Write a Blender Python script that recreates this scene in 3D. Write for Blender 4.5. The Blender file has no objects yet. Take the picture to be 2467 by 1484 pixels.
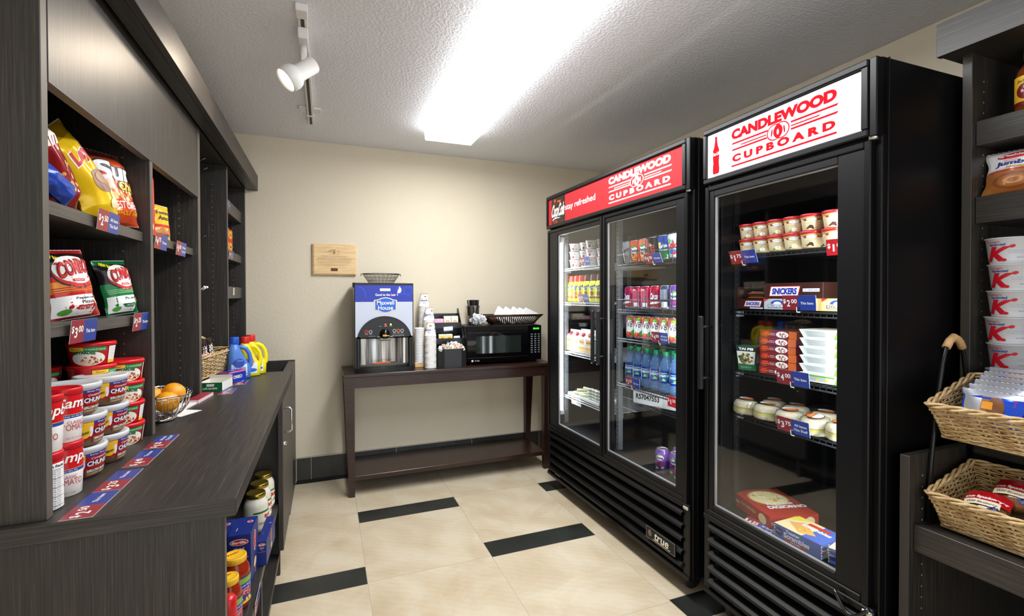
import bpy, math, random
from mathutils import Vector, Matrix
from mathutils.geometry import tessellate_polygon
S=bpy.context.scene
COL=S.collection
# ---------------- camera ----------------
F,YAW,PIT,ROLL=1141.09,.37496,.012146,-.001772
W=Vector((math.sin(YAW)*math.cos(PIT),math.cos(YAW)*math.cos(PIT),-math.sin(PIT)))
r0=Vector((math.cos(YAW),-math.sin(YAW),0)); u0=r0.cross(W)
RR=r0*math.cos(ROLL)+u0*math.sin(ROLL); UU=u0*math.cos(ROLL)-r0*math.sin(ROLL)
cd=bpy.data.cameras.new('camera'); cam=bpy.data.objects.new('camera',cd); COL.objects.link(cam)
M=Matrix((RR,UU,-W)).transposed().to_4x4(); M.translation=Vector((0,0,1.34)); cam.matrix_world=M
cd.sensor_width=36; cd.lens=F/2467*36; cd.shift_y=-(742-725.72)/2467; cd.clip_start=.05; cd.clip_end=60
S.camera=cam
S.view_settings.view_transform='Standard'; S.view_settings.look='None'; S.view_settings.gamma=1
S.view_settings.use_curve_mapping=False; S.view_settings.exposure=0.06
# ---------------- world: soft fill light added through the open side behind the camera ----------------
wd=bpy.data.worlds.new('world'); S.world=wd; wd.use_nodes=True
wd.node_tree.nodes['Background'].inputs[0].default_value=(.95,.97,1,1)
wd.node_tree.nodes['Background'].inputs[1].default_value=2.0
def area(name,loc,sx,sy,power,col,rot=(0,0,0)):
    l=bpy.data.lights.new(name,'AREA'); l.shape='RECTANGLE'; l.size=sx; l.size_y=sy; l.energy=power; l.color=col
    o=bpy.data.objects.new(name,l); o.location=loc; o.rotation_euler=rot; COL.objects.link(o); return o
area('fluorescent_light',(.785,1.95,2.372),.28,2.3,46,(.97,.985,1))
LIGHTS_END=0
# ---------------- materials ----------------
def lin(h):
    h=h.lstrip('#'); c=[int(h[i:i+2],16)/255 for i in (0,2,4)]
    return tuple((x/12.92 if x<=.04045 else ((x+.055)/1.055)**2.4) for x in c)+(1,)
MC={}
def mat(h,rough=.5,metal=0,em=0,spec=.5,trans=0,alpha=1,coat=0,ior=1.45):
    k=(h,rough,metal,em,spec,trans,alpha,coat,ior)
    if k in MC: return MC[k]
    m=bpy.data.materials.new('m_'+h.lstrip('#')); m.use_nodes=True; b=m.node_tree.nodes['Principled BSDF']; i=b.inputs
    i['Base Color'].default_value=lin(h); i['Roughness'].default_value=rough; i['Metallic'].default_value=metal
    i['Specular IOR Level'].default_value=spec; i['Transmission Weight'].default_value=trans; i['IOR'].default_value=ior
    i['Alpha'].default_value=alpha; i['Coat Weight'].default_value=coat
    if em: i['Emission Color'].default_value=lin(h); i['Emission Strength'].default_value=em
    MC[k]=m; return m
def nodes(name,rough=.5,**kw):
    m=bpy.data.materials.new(name); m.use_nodes=True; nt=m.node_tree; b=nt.nodes['Principled BSDF']
    b.inputs['Roughness'].default_value=rough
    for k,v in kw.items(): b.inputs[k].default_value=v
    return m,nt,b
def N(nt,t,**kw):
    n=nt.nodes.new(t)
    for k,v in kw.items():
        if k in n.inputs: n.inputs[k].default_value=v
        else: setattr(n,k,v)
    return n
def ramp(nt,fac,stops):
    r=nt.nodes.new('ShaderNodeValToRGB'); nt.links.new(fac,r.inputs[0]); e=r.color_ramp.elements
    e[0].position=stops[0][0]; e[0].color=lin(stops[0][1]); e[1].position=stops[-1][0]; e[1].color=lin(stops[-1][1])
    for p,c in stops[1:-1]: x=e.new(p); x.color=lin(c)
    return r
def wood(name,scale,stops,rough=.42,bump=.05,spec=.5):
    m,nt,b=nodes(name,rough); L=nt.links
    tc=N(nt,'ShaderNodeTexCoord'); mp=N(nt,'ShaderNodeMapping'); mp.inputs['Scale'].default_value=scale
    L.new(tc.outputs['Object'],mp.inputs[0])
    n=N(nt,'ShaderNodeTexNoise',Scale=1.0,Detail=5.0,Roughness=.65,Distortion=.25); L.new(mp.outputs[0],n.inputs['Vector'])
    r=ramp(nt,n.outputs[0],stops); L.new(r.outputs[0],b.inputs['Base Color'])
    bp=N(nt,'ShaderNodeBump',Strength=bump,Distance=.001); L.new(n.outputs[0],bp.inputs['Height']); L.new(bp.outputs[0],b.inputs['Normal'])
    b.inputs['Specular IOR Level'].default_value=spec
    return m
ST=[(.28,'#1c1a18'),(.48,'#2c2926'),(.6,'#393531'),(.76,'#5f5851')]
WZ=wood('laminate_upright',(330,330,5),ST); WY=wood('laminate_lengthwise',(330,5,330),ST); WX=wood('laminate_crosswise',(5,330,330),ST)
ESP=wood('espresso_wood',(8,60,60),[(.3,'#24140f'),(.6,'#33201a'),(.8,'#3f2922')],rough=.28)
MAPLE=wood('maple',(6,40,60),[(.3,'#cfa872'),(.5,'#dcbb88'),(.7,'#e6c998')],rough=.4)
LTW=wood('light_wood',(60,60,6),[(.3,'#c79b62'),(.6,'#dbb37c'),(.8,'#e5c592')],rough=.5)
WICK=wood('wicker_willow',(40,40,40),[(.28,'#9a7646'),(.48,'#cdae7c'),(.7,'#e6d2a8')],rough=.5)
BWICK=wood('brown_wicker',(40,40,40),[(.3,'#24150c'),(.7,'#4a2f1c')],rough=.45)
def plaster(name,base,scale,strength,rough=.9,dist=.004,var=None):
    m,nt,b=nodes(name,rough); L=nt.links; tc=N(nt,'ShaderNodeTexCoord')
    n=N(nt,'ShaderNodeTexNoise',Scale=scale,Detail=2.0,Roughness=.5); L.new(tc.outputs['Object'],n.inputs['Vector'])
    r=ramp(nt,n.outputs[0],[(.42,'#000000'),(.6,'#ffffff')])
    bp=N(nt,'ShaderNodeBump',Strength=strength,Distance=dist); L.new(r.outputs[0],bp.inputs['Height']); L.new(bp.outputs[0],b.inputs['Normal'])
    n2=N(nt,'ShaderNodeTexNoise',Scale=1.5,Detail=2.0); L.new(tc.outputs['Object'],n2.inputs['Vector'])
    r2=ramp(nt,n2.outputs[0],[(.3,var or base),(.7,base)]); L.new(r2.outputs[0],b.inputs['Base Color'])
    return m
CEIL=plaster('textured_ceiling_paint','#e6e8ee',75,.42,dist=.004)
WALL=plaster('beige_wall_paint','#d8ceb8',60,.16,dist=.003)
def tile_mat(name,stops,rough,ring):
    m,nt,b=nodes(name,rough); L=nt.links
    tc=N(nt,'ShaderNodeTexCoord'); g=N(nt,'ShaderNodeNewGeometry')
    mul=N(nt,'ShaderNodeVectorMath',operation='MULTIPLY'); mul.inputs[1].default_value=(37,53,11)
    cmb=N(nt,'ShaderNodeCombineXYZ'); 
    for k in range(3): L.new(g.outputs['Random Per Island'],cmb.inputs[k])
    L.new(cmb.outputs[0],mul.inputs[0]); ad=N(nt,'ShaderNodeVectorMath',operation='ADD'); L.new(tc.outputs['Object'],ad.inputs[0]); L.new(mul.outputs[0],ad.inputs[1])
    wv=N(nt,'ShaderNodeTexWave',wave_type='RINGS',rings_direction='Z',Scale=ring,Distortion=9.0,Detail=4.0); wv.inputs['Detail Scale'].default_value=.6; L.new(ad.outputs[0],wv.inputs['Vector'])
    n=N(nt,'ShaderNodeTexNoise',Scale=3.0,Detail=8.0,Roughness=.6,Distortion=1.2); L.new(ad.outputs[0],n.inputs['Vector'])
    mx=N(nt,'ShaderNodeMix',data_type='FLOAT'); mx.inputs[0].default_value=.10; L.new(n.outputs[0],mx.inputs[2]); L.new(wv.outputs['Fac'],mx.inputs[3])
    w2=N(nt,'ShaderNodeTexWave',wave_type='RINGS',rings_direction='Z',Scale=9.0,Distortion=5.0,Detail=3.0); L.new(ad.outputs[0],w2.inputs['Vector']); m2=N(nt,'ShaderNodeMix',data_type='FLOAT'); m2.inputs[0].default_value=.045; L.new(mx.outputs[0],m2.inputs[2]); L.new(w2.outputs['Fac'],m2.inputs[3])
    r=ramp(nt,m2.outputs[0],stops); L.new(r.outputs[0],b.inputs['Base Color'])
    return m
TILE=tile_mat('beige_stone_tile',[(.3,'#bfad90'),(.45,'#c9b99d'),(.62,'#d2c6ae')],.4,1.3)
BTILE=tile_mat('black_slate_tile',[(.3,'#20211f'),(.6,'#2f312e')],.35,1.6)
GROUT=mat('#b3a896',.9)
BLK=mat('#0b0b0c',.32); BLKM=mat('#101011',.6); BLKG=mat('#08080a',.08); DK=mat('#060606',.9)
WHT=mat('#f2f2f0',.45); RED=mat('#c4161c',.4); NAVY=mat('#23306b',.4); STEEL=mat('#d6d6d3',.36,1); CHROME=mat('#e6e6e6',.08,1)
GREYM=mat('#9a9a98',.35,.8); TXTK=mat('#151515',.5)
def thin_glass(name,rough=.0,tint='#ffffff',f=.06):
    m=bpy.data.materials.new(name); m.use_nodes=True; nt=m.node_tree; nt.nodes.clear(); L=nt.links
    o=N(nt,'ShaderNodeOutputMaterial'); t=N(nt,'ShaderNodeBsdfTransparent',Color=lin(tint)); g=N(nt,'ShaderNodeBsdfGlossy',Roughness=rough)
    mx=N(nt,'ShaderNodeMixShader'); fr=N(nt,'ShaderNodeFresnel'); ge=N(nt,'ShaderNodeNewGeometry'); mr=N(nt,'ShaderNodeMapRange'); mr.inputs[3].default_value=1.52; mr.inputs[4].default_value=1/1.52; L.new(ge.outputs['Backfacing'],mr.inputs[0]); L.new(mr.outputs[0],fr.inputs[0]); L.new(fr.outputs[0],mx.inputs[0]); L.new(t.outputs[0],mx.inputs[1]); L.new(g.outputs[0],mx.inputs[2]); L.new(mx.outputs[0],o.inputs[0])
    return m
GLASS=thin_glass('door_glass'); CLEAR=thin_glass('clear_plastic',.05,'#eef4fa'); FILM=thin_glass('plastic_wrap',.12,'#f4f6f4')
# ---------------- mesh builder ----------------
TC={}
def glyphs(s,bold=0.0):
    k=(s,bold)
    if k in TC: return TC[k]
    c=bpy.data.curves.new('t','FONT'); c.body=s; c.size=1; c.resolution_u=4; c.offset=bold; c.fill_mode='FRONT'
    o=bpy.data.objects.new('t',c); me=o.to_mesh()
    v=[(p.co.x,p.co.y) for p in me.vertices]; f=[tuple(p.vertices) for p in me.polygons]
    o.to_mesh_clear(); bpy.data.objects.remove(o); bpy.data.curves.remove(c)
    TC[k]=(v,f); return TC[k]
def rot2(x,y,a): c,s=math.cos(a),math.sin(a); return x*c-y*s,x*s+y*c
class MB:
    def __init__(s): s.v=[];s.f=[];s.m=[];s.s=[];s.ml=[]
    def mi(s,m):
        if m not in s.ml: s.ml.append(m)
        return s.ml.index(m)
    def add(s,vs,fs,m,smooth=False):
        o=len(s.v); s.v+=[tuple(p) for p in vs]; k=s.mi(m)
        for f in fs: s.f.append(tuple(i+o for i in f)); s.m.append(k); s.s.append(smooth)
        return s
    def box(s,x0,x1,y0,y1,z0,z1,m,b=.0,xf=None):
        if x0>x1:x0,x1=x1,x0
        if y0>y1:y0,y1=y1,y0
        if z0>z1:z0,z1=z1,z0
        if b<=0:
            vs=[(x,y,z) for x in(x0,x1) for y in(y0,y1) for z in(z0,z1)]
            fs=[(0,1,3,2),(4,6,7,5),(0,4,5,1),(2,3,7,6),(0,2,6,4),(1,5,7,3)]
        else:
            b=min(b,(x1-x0)*.45,(y1-y0)*.45,(z1-z0)*.45); vs=[];id={}
            for i in(0,1):
                for j in(0,1):
                    for k in(0,1):
                        X=(x0,x1)[i];Y=(y0,y1)[j];Z=(z0,z1)[k];a=X+(b,-b)[i];c=Y+(b,-b)[j];d=Z+(b,-b)[k]
                        for n,p in enumerate(((X,c,d),(a,Y,d),(a,c,Z))): id[i,j,k,n]=len(vs);vs.append(p)
            I=lambda i,j,k,n:id[i,j,k,n]
            fs=[]
            for i in(0,1):
                q=[I(i,0,0,0),I(i,1,0,0),I(i,1,1,0),I(i,0,1,0)]; fs.append(q if i else q[::-1])
                q=[I(0,i,0,1),I(1,i,0,1),I(1,i,1,1),I(0,i,1,1)]; fs.append(q[::-1] if i else q)
                q=[I(0,0,i,2),I(1,0,i,2),I(1,1,i,2),I(0,1,i,2)]; fs.append(q if i else q[::-1])
            for a in(0,1):
                for c in(0,1):
                    fl=(a!=c)
                    q=[I(a,c,0,0),I(a,c,0,1),I(a,c,1,1),I(a,c,1,0)]; fs.append(q[::-1] if fl else q)
                    q=[I(a,0,c,0),I(a,0,c,2),I(a,1,c,2),I(a,1,c,0)]; fs.append(q if fl else q[::-1])
                    q=[I(0,a,c,1),I(0,a,c,2),I(1,a,c,2),I(1,a,c,1)]; fs.append(q[::-1] if fl else q)
            for i in(0,1):
                for j in(0,1):
                    for k in(0,1):
                        q=[I(i,j,k,0),I(i,j,k,1),I(i,j,k,2)]; fs.append(q if (i+j+k)%2 else q[::-1])
        if xf: vs=[xf(Vector(p)) for p in vs]
        return s.add(vs,fs,m)
    def lathe(s,prof,m,n=20,c=(0,0,0),ax='Z',sq=None,smooth=True,xf=None):
        """prof: list of (r,z[,material])"""
        vs=[];k=len(prof)
        for i in range(n):
            a=2*math.pi*i/n
            for p in prof:
                x,y=p[0]*math.cos(a),p[0]*math.sin(a)
                if sq: x*=sq[0];y*=sq[1]
                q=(x,y,p[1])
                if ax=='X': q=(p[1],x,y)
                elif ax=='Y': q=(x,p[1],y)
                vs.append((q[0]+c[0],q[1]+c[1],q[2]+c[2]))
        if xf: vs=[xf(Vector(p)) for p in vs]
        o=len(s.v); s.v+=[tuple(p) for p in vs]
        for j in range(k-1):
            mm=prof[j][2] if len(prof[j])>2 else m; t=s.mi(mm)
            for i in range(n):
                i2=(i+1)%n; a,b,c2,d=o+i*k+j,o+i2*k+j,o+i2*k+j+1,o+i*k+j+1
                s.f.append((a,d,c2,b) if ax=='Y' else (a,b,c2,d)); s.m.append(t); s.s.append(smooth)
        return s
    def tube(s,pts,r,m,n=6,closed=False,smooth=True):
        P=[Vector(p) for p in pts]; L=len(P); vs=[]; up=Vector((0,0,1)); last=None
        for i,p in enumerate(P):
            if closed: d=P[(i+1)%L]-P[i-1]
            else: d=(P[min(i+1,L-1)]-P[max(i-1,0)])
            if d.length<1e-9: d=Vector((0,0,1))
            d.normalize()
            if last is None:
                a=d.cross(up) 
                if a.length<.1: a=d.cross(Vector((1,0,0)))
            else: a=last-d*last.dot(d)
            a.normalize(); last=a; b=d.cross(a); rr=r[i] if isinstance(r,(list,tuple)) else r
            for k in range(n):
                t=2*math.pi*k/n; vs.append(p+a*(rr*math.cos(t))+b*(rr*math.sin(t)))
        fs=[]
        for i in range(L if closed else L-1):
            j=(i+1)%L
            for k in range(n): k2=(k+1)%n; fs.append((i*n+k,i*n+k2,j*n+k2,j*n+k))
        if not closed: fs+= [tuple(range(n))[::-1],tuple((L-1)*n+k for k in range(n))]
        return s.add(vs,fs,m,smooth)
    def patch(s,fn,u0,u1,v0,v1,m,e=0,nu=1,nv=1,smooth=False):
        vs=[fn(u0+(u1-u0)*i/nu,v0+(v1-v0)*j/nv,e) for j in range(nv+1) for i in range(nu+1)]
        fs=[(j*(nu+1)+i,j*(nu+1)+i+1,(j+1)*(nu+1)+i+1,(j+1)*(nu+1)+i) for j in range(nv) for i in range(nu)]
        return s.add(vs,fs,m,smooth or hasattr(fn,'fine'))
    def disc(s,fn,u,v,ru,rv,m,e=0,n=20,rings=1,r0=0,rot=0,a0=0,a1=None):
        full=a1 is None; a1=2*math.pi if full else a1; vs=[];fs=[]
        nn=n if full else n+1
        for j in range(rings+1):
            q=r0+(1-r0)*j/rings
            for i in range(nn):
                t=a0+(a1-a0)*i/n; x,y=rot2(ru*q*math.cos(t),rv*q*math.sin(t),rot); vs.append(fn(u+x,v+y,e))
        for j in range(rings):
            for i in range(n):
                i2=(i+1)%nn; fs.append((j*nn+i,(j+1)*nn+i,(j+1)*nn+i2,j*nn+i2))
        return s.add(vs,fs,m,hasattr(fn,'fine'))
    def poly(s,fn,pts,m,e=0):
        t=tessellate_polygon([[Vector((p[0],p[1],0)) for p in pts]]); vs=[fn(p[0],p[1],e) for p in pts]
        A=sum(pts[i-1][0]*pts[i][1]-pts[i][0]*pts[i-1][1] for i in range(len(pts)))
        fs=[]
        for f in t:
            a=sum(pts[f[i-1]][0]*pts[f[i]][1]-pts[f[i]][0]*pts[f[i-1]][1] for i in range(3)); fs.append(f if a>0 else f[::-1])
        return s.add(vs,fs,m)
    def text(s,fn,t,u,v,h,m,e=.0004,w=None,al='c',bold=0.0,shear=0,rot=0,bend=0):
        """text centred at (u,v); h = height of its bounding box; w = forced width; bend = arc"""
        gv,gf=glyphs(t,bold)
        if not gv: return s
        x0=min(p[0] for p in gv);x1=max(p[0] for p in gv);y0=min(p[1] for p in gv);y1=max(p[1] for p in gv)
        ky=h/(y1-y0); kx=ky if w is None else w/(x1-x0); ww=(x1-x0)*kx
        ox={'c':-ww/2,'l':0,'r':-ww}[al]; vs=[]
        for p in gv:
            y=(p[1]-y0)*ky-h/2; x=ox+(p[0]-x0)*kx+shear*y
            if bend: y+=bend*(1-(2*x/ww)**2)*h
            x,y=rot2(x,y,rot); vs.append((u+x,v+y))
        gf=list(gf); q=getattr(fn,'fine',None)
        if q:
            out=[]; st=[tuple(f) for f in gf]
            while st:
                f=st.pop(); L_=[(vs[f[i]][0]-vs[f[i-1]][0])**2+(vs[f[i]][1]-vs[f[i-1]][1])**2 for i in range(len(f))]; mx=max(L_)
                if mx<=q*q or len(f)>3: out.append(f); continue
                i=L_.index(mx); a,b_,c=f[i-1],f[i],f[(i+1)%3]; vs.append(((vs[a][0]+vs[b_][0])/2,(vs[a][1]+vs[b_][1])/2)); k=len(vs)-1
                st+=[(a,k,c),(k,b_,c)]
            gf=out
        return s.add([fn(p[0],p[1],e) for p in vs],gf,m,bool(q))
    def build(s,name,parent=None,loc=None,smooth=None):
        me=bpy.data.meshes.new(name); me.from_pydata([tuple(p) for p in s.v],[],s.f); 
        for m in s.ml: me.materials.append(m)
        me.polygons.foreach_set('material_index',s.m); me.polygons.foreach_set('use_smooth',s.s); me.update()
        o=bpy.data.objects.new(name,me); COL.objects.link(o)
        if parent: o.parent=parent
        if loc: o.location=loc
        return o
def flat(o,U,V):
    o=Vector(o);U=Vector(U).normalized();V=Vector(V).normalized();n=U.cross(V)
    return lambda u,v,e=0: o+U*u+V*v+n*e
def cyl(c,r,a0=-math.pi/2,sq=None):
    """wraps u around a vertical cylinder; r may be a function of v. a0: angle of u=0; u grows counter-clockwise"""
    R=r if callable(r) else (lambda v:r)
    def f(u,v,e=0):
        q=R(v); a=a0+u/max(R(0) if callable(r) else r,1e-6); q+=e
        x,y=q*math.cos(a),q*math.sin(a)
        return Vector((c[0]+x,c[1]+y,c[2]+v))
    f.fine=.010; return f
def tag(o,label=None,cat=None,group=None,kind=None):
    if label: o['label']=label
    if cat: o['category']=cat
    if group: o['group']=group
    if kind: o['kind']=kind
    return o
def thing(name,label,cat,loc=(0,0,0),rz=0,group=None):
    o=bpy.data.objects.new(name,None); o.empty_display_size=.05; COL.objects.link(o); o.location=loc; o.rotation_euler=(0,0,rz)
    return tag(o,label,cat,group)
def dup(root,loc=None,rz=None,label=None,group=None,rot=None):
    def cp(o,par):
        c=o.copy(); COL.objects.link(c)
        if par: c.parent=par; c.matrix_parent_inverse=o.matrix_parent_inverse.copy()
        for ch in kids.get(o.name,[]): cp(ch,c)
        return c
    kids={}
    def walk(o):
        kids[o.name]=list(o.children)
        for k in o.children: walk(k)
    walk(root)
    r=cp(root,None)
    if loc is not None: r.location=loc
    if rz is not None: r.rotation_euler=(0,0,rz)
    if rot is not None: r.rotation_euler=rot
    if label: r['label']=label
    if group: r['group']=group
    return r
def place(o,loc,rz=0,rot=None): o.location=loc; o.rotation_euler=rot if rot else (0,0,rz); return o
def struct(mb,name): return tag(mb.build(name),kind='structure')
# ---------------- room shell ----------------
D=3.72; HC=2.455; XL=-.87; XR=2.335; YF=-1.6
PT=.62; BD=.152
b=MB(); b.box(XL-.1,XR+.1,YF,D+.1,-.05,-.0003,GROUT)
g=.0015
for k in range(-2,4):
    x0=.1755+.6105*k; x1=x0+.6105
    y=(2.912 if k%2==0 else 2.28)-3*(2*PT+BD)
    while y<D:
        for h,m in((BD,BTILE),(PT,TILE),(PT,TILE)):
            a,c=max(y,YF),min(y+h,D); xa,xb=max(x0,XL),min(x1,XR)
            if c-a>.01 and xb-xa>.01: b.add([(xa+g,a+g,0),(xb-g,a+g,0),(xb-g,c-g,0),(xa+g,c-g,0)],[(0,1,2,3)],m)
            y+=h
struct(b,'floor')
struct(MB().box(XL-.1,XR+.1,YF,D+.1,HC,HC+.1,CEIL),'ceiling')
struct(MB().box(XL-.1,XR+.1,D,D+.1,-.05,HC+.1,WALL),'wall_back')
struct(MB().box(XL-.1,XL,YF,D,-.05,HC+.1,WALL),'wall_left')
struct(MB().box(XR,XR+.1,YF,D,-.05,HC+.1,WALL),'wall_right')
def baseboard(name,xa,xb):
    b=MB(); x=xa; j=[-.104+.604*i for i in range(-3,12)]
    ed=[xa]+[q for q in j if xa<q<xb]+[xb]
    for a,c in zip(ed,ed[1:]): b.box(a+.0015,c-.0015,D-.011,D-.0005,.012,.172,BTILE,.001)
    b.box(xa,xb,D-.0095,D-.0004,0,.176,GROUT); b.box(xa,xb,D-.013,D-.0004,.172,.178,mat('#b9b4a8',.4,.3)); b.box(xa,xb,D-.02,D-.0004,0,.012,BLKM)
    struct(b,name)
baseboard('baseboard_back',-.2,XR)
# ---------------- left built-in ----------------
def holes(b,xs,y,s,z0,z1,step=.032):
    z=z0
    while z<z1:
        for x in xs: b.disc(flat((x,y,z),(1,0,0) if s<0 else (-1,0,0),(0,0,1)),0,0,.0028,.0028,mat('#a59d90',.6),e=.0006,n=8); b.disc(flat((x,y,z),(1,0,0) if s<0 else (-1,0,0),(0,0,1)),0,0,.0018,.0018,DK,e=.0009,n=8)
        z+=step
XU=-.512; ZC=.90; ZS=2.07; XB=XL
EDGE=mat('#5b554e',.5)
def panel(b,x0,x1,y0,y1,z0,z1,m=None,edge=True,side=1):
    b.box(x0,x1,y0,y1,z0,z1,m or WZ,.001)
    if edge: b.box(x1-.0005,x1+.0006,y0+.001,y1-.001,z0+.001,z1-.001,EDGE)
L=thing('shelving_unit','tall dark laminate wall shelving along the left wall standing on the long counter','shelving unit',(0,0,0))
ups=[(1.194,1.218),(1.806,1.832),(2.41,2.45),(3.06,3.088),(3.690,3.7195)]
for i,(a,c) in enumerate(ups):
    b=MB(); z0=ZC if c<3.06 else .895
    panel(b,XB+.002,XU,a,c,z0,ZS)
    if i>0: holes(b,[XU-.07],a,-1,1.0,1.98)
    b.build('upright_panel',L)
WE=wood('laminate_shelf_edge',(330,5,330),[(.3,'#3b3632'),(.5,'#4c4641'),(.75,'#655d55')])
def shelf(y0,y1,zt,th,par,x1=-.532):
    b=MB(); b.box(XB+.012,x1,y0+.001,y1-.001,zt-th,zt,WY,.001); b.box(x1-.0005,x1+.0006,y0+.002,y1-.002,zt-th+.001,zt-.001,WE); return b.build('shelf',par)
shelf(1.218,1.806,1.54,.03,L); shelf(1.218,1.806,1.283,.03,L); shelf(1.832,2.41,1.545,.03,L)
for zt,th in((1.908,.075),(1.612,.052),(1.397,.072)):
    shelf(3.088,3.69,zt,th,L)
b=MB(); b.box(XB+.001,XB+.011,1.218,3.69,ZC,ZS,WZ); b.build('back_panel',L)
b=MB(); b.box(XU-.02,XU+.002,1.2185,2.4095,1.767,ZS-.0005,WZ,.0008); b.box(XU-.02,XU+.0024,1.219,2.409,1.7665,1.7675,EDGE); b.build('fascia_panel',L)
b=MB(); b.box(XB+.001,-.455,1.0,D-.002,2.125,2.15,WY); b.build('soffit_board',L)
b=MB(); b.box(-.455,-.433,1.0,D-.001,2.069,2.173,WY,.001); b.box(-.50,-.4555,1.0,D-.002,2.069,2.09,WY); b.build('cornice',L)
b=MB(); b.box(XB+.002,XU,1.194,3.7195,ZS,2.124,WY); b.build('top_rail',L)
# counter
tag(MB().box(XB+.001,-.185,1.175,3.06,.862,ZC,WY,.0012).box(-.186,-.1842,1.177,3.058,.864,ZC-.0012,WY).box(XB+.001,-.1855,1.1742,1.176,.8632,ZC-.0010,WX).build('countertop'),'long dark wood-grain laminate countertop under the left wall shelving','countertop')
C=thing('base_cabinet','dark laminate base cabinet under the left counter with open shelves and one door','cabinet')
b=MB(); panel(b,XB+.002,-.211,1.2,1.222,.0,.861); b.build('side_panel',C)
b=MB(); panel(b,XB+.002,-.211,2.505,2.53,.0,.861); b.build('divider_panel',C)
b=MB(); panel(b,XB+.002,-.216,1.86,1.88,.1065,.338); b.build('divider_panel',C)
for z in(.367,.106): b=MB(); b.box(XB+.002,-.214,1.223,2.504,z-.028,z,WY,.001); b.box(-.2146,-.2134,1.224,2.503,z-.027,z-.001,WE); b.build('shelf',C)
b=MB(); b.box(XB+.002,-.26,1.223,3.05,0,.077,WY); b.build('plinth',C)
b=MB(); b.box(XB+.001,XB+.01,1.223,2.504,.107,.861,WZ); b.build('back_panel',C)
b=MB(); b.box(XB+.01,-.212,2.531,3.05,.12,.861,WZ); b.build('carcass',C)
b=MB(); panel(b,-.2105,-.19,2.44,3.12,.15,.845); d=b.build('door',C)
hb=MB(); hy,zt,zb=2.50,.805,.69
hb.tube([(-.189,hy,zt),(-.165,hy,zt),(-.155,hy,zt-.008),(-.155,hy,zb+.008),(-.165,hy,zb),(-.189,hy,zb)],.0045,CHROME,8); hb.build('handle',d)['label']='chrome pull handle'
MB().lathe([(0,.012),(.008,.012),(.009,0)],CHROME,12,(-.189,2.5,.635),'X').build('lock',d)
b=MB(); b.box(-.247,-.206,3.13,D-.001,.02,.879,WY,.001); b.build('well_front_panel',C)
b=MB(); b.box(XB+.002,-.206,D-.022,D-.0008,.18,.884,WZ,.001); b.build('well_end_panel',C)
b=MB(); b.box(XB+.002,-.25,3.07,D-.023,.70,.72,WY); b.build('well_floor',C)
# ---------------- right built-in ----------------
EDGR=mat('#3b3733',.5)
R=thing('shelving_unit','tall dark laminate shelving unit at the right edge beside the black freezer','shelving unit')
XV=1.82; YR=.852
b=MB(); b.box(XV,XR-.002,YR-.024,YR,.885,ZS,WZ,.001); b.box(XV-.0006,XV+.001,YR-.023,YR-.001,.886,ZS,EDGR); 
for z in [1.0+.032*i for i in range(32)]:
    for x in (XV+.06,XV+.36): b.disc(flat((x,YR-.024,z),(1,0,0),(0,0,1)),0,0,.0028,.0028,mat('#a59d90',.6),e=.0006,n=8)
b.build('upright_panel',R)
YE=-.35
for zt,th in((1.865,.075),(1.636,.08)):
    MB().box(1.84,XR-.012,YE,YR-.025,zt-th,zt,WY,.001).build('shelf',R)
MB().box(XR-.011,XR-.001,YE,YR-.024,.1,ZS,WZ).build('back_panel',R)
MB().box(1.745,1.767,YE,YR+.03,ZS-.005,2.165,WY,.001).box(1.767,XR-.002,YE,YR+.03,ZS,2.165,WY).build('cornice',R)
b=MB(); b.box(1.53,XR-.002,YR-.024,YR,0,.884,WZ,.001); b.box(1.5294,1.531,YR-.023,YR-.001,.002,.883,EDGR)
for z in [.15+.032*i for i in range(22)]: b.disc(flat((1.59,YR-.024,z),(1,0,0),(0,0,1)),0,0,.0028,.0028,mat('#a59d90',.6),e=.0006,n=8)
b.build('base_side_panel',R)
MB().box(1.55,1.572,YE,YR-.025,.613,.688,WY,.001).box(1.572,XR-.012,YE,YR-.025,.66,.682,WY).build('shelf',R)
MB().box(1.82,XR-.012,YE,YR-.025,.862,.884,WY).build('shelf',R)
MB().box(1.60,XR-.012,YE,YR-.025,.05,.075,WY).build('shelf',R)
MB().box(1.53,XR-.002,YE-.024,YE,0,.884,WZ).box(1.82,XR-.002,YE-.024,YE,.885,ZS,WZ).build('upright_panel',R)
# ---------------- ceiling fixtures ----------------
LENS=mat('#ffffff',.4,0,6.0); 
t=thing('ceiling_light','long white wraparound fluorescent ceiling fixture, switched on','ceiling light',(.785,1.95,HC))
MB().box(-.135,.135,-1.22,1.22,-.03,-.001,WHT,.004).build('housing',t)
b=MB()
for a,c in((-1.22,-.003),(.003,1.22)):
    vs=[(sx*w,y,z) for y in(a,c) for sx,w,z in((-1,.165,-.018),(-1,.158,-.075),(1,.158,-.075),(1,.165,-.018))]
    b.add(vs,[(0,1,2,3)[::-1],(4,5,6,7),(0,4,5,1)[::-1],(1,5,6,2)[::-1],(2,6,7,3)[::-1],(3,7,4,0)[::-1]],LENS)
b.build('diffuser_lens',t)
T=thing('track_rail','white ceiling track rail with connector plates above the coffee counter side','track lighting',(-.079,2.6,HC))
WM=mat('#e3e2df',.45)
b=MB().box(-.018,.018,-.60,.70,-.022,-.0005,WM,.002); b.box(-.007,.007,-.59,.69,-.0226,-.021,mat('#3a3a3a',.6)); b.build('rail',T)
MB().box(-.06,-.019,.44,.51,-.014,-.0005,WM,.002).build('connector_plate',T); MB().box(.019,.06,.44,.51,-.014,-.0005,WM,.002).build('connector_plate',T)
MB().box(-.022,.022,-.62,-.555,-.03,-.0005,WM,.003).build('end_cap',T); MB().box(-.022,.022,.53,.55,-.026,-.0005,WM,.002).build('clip',T)
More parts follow.
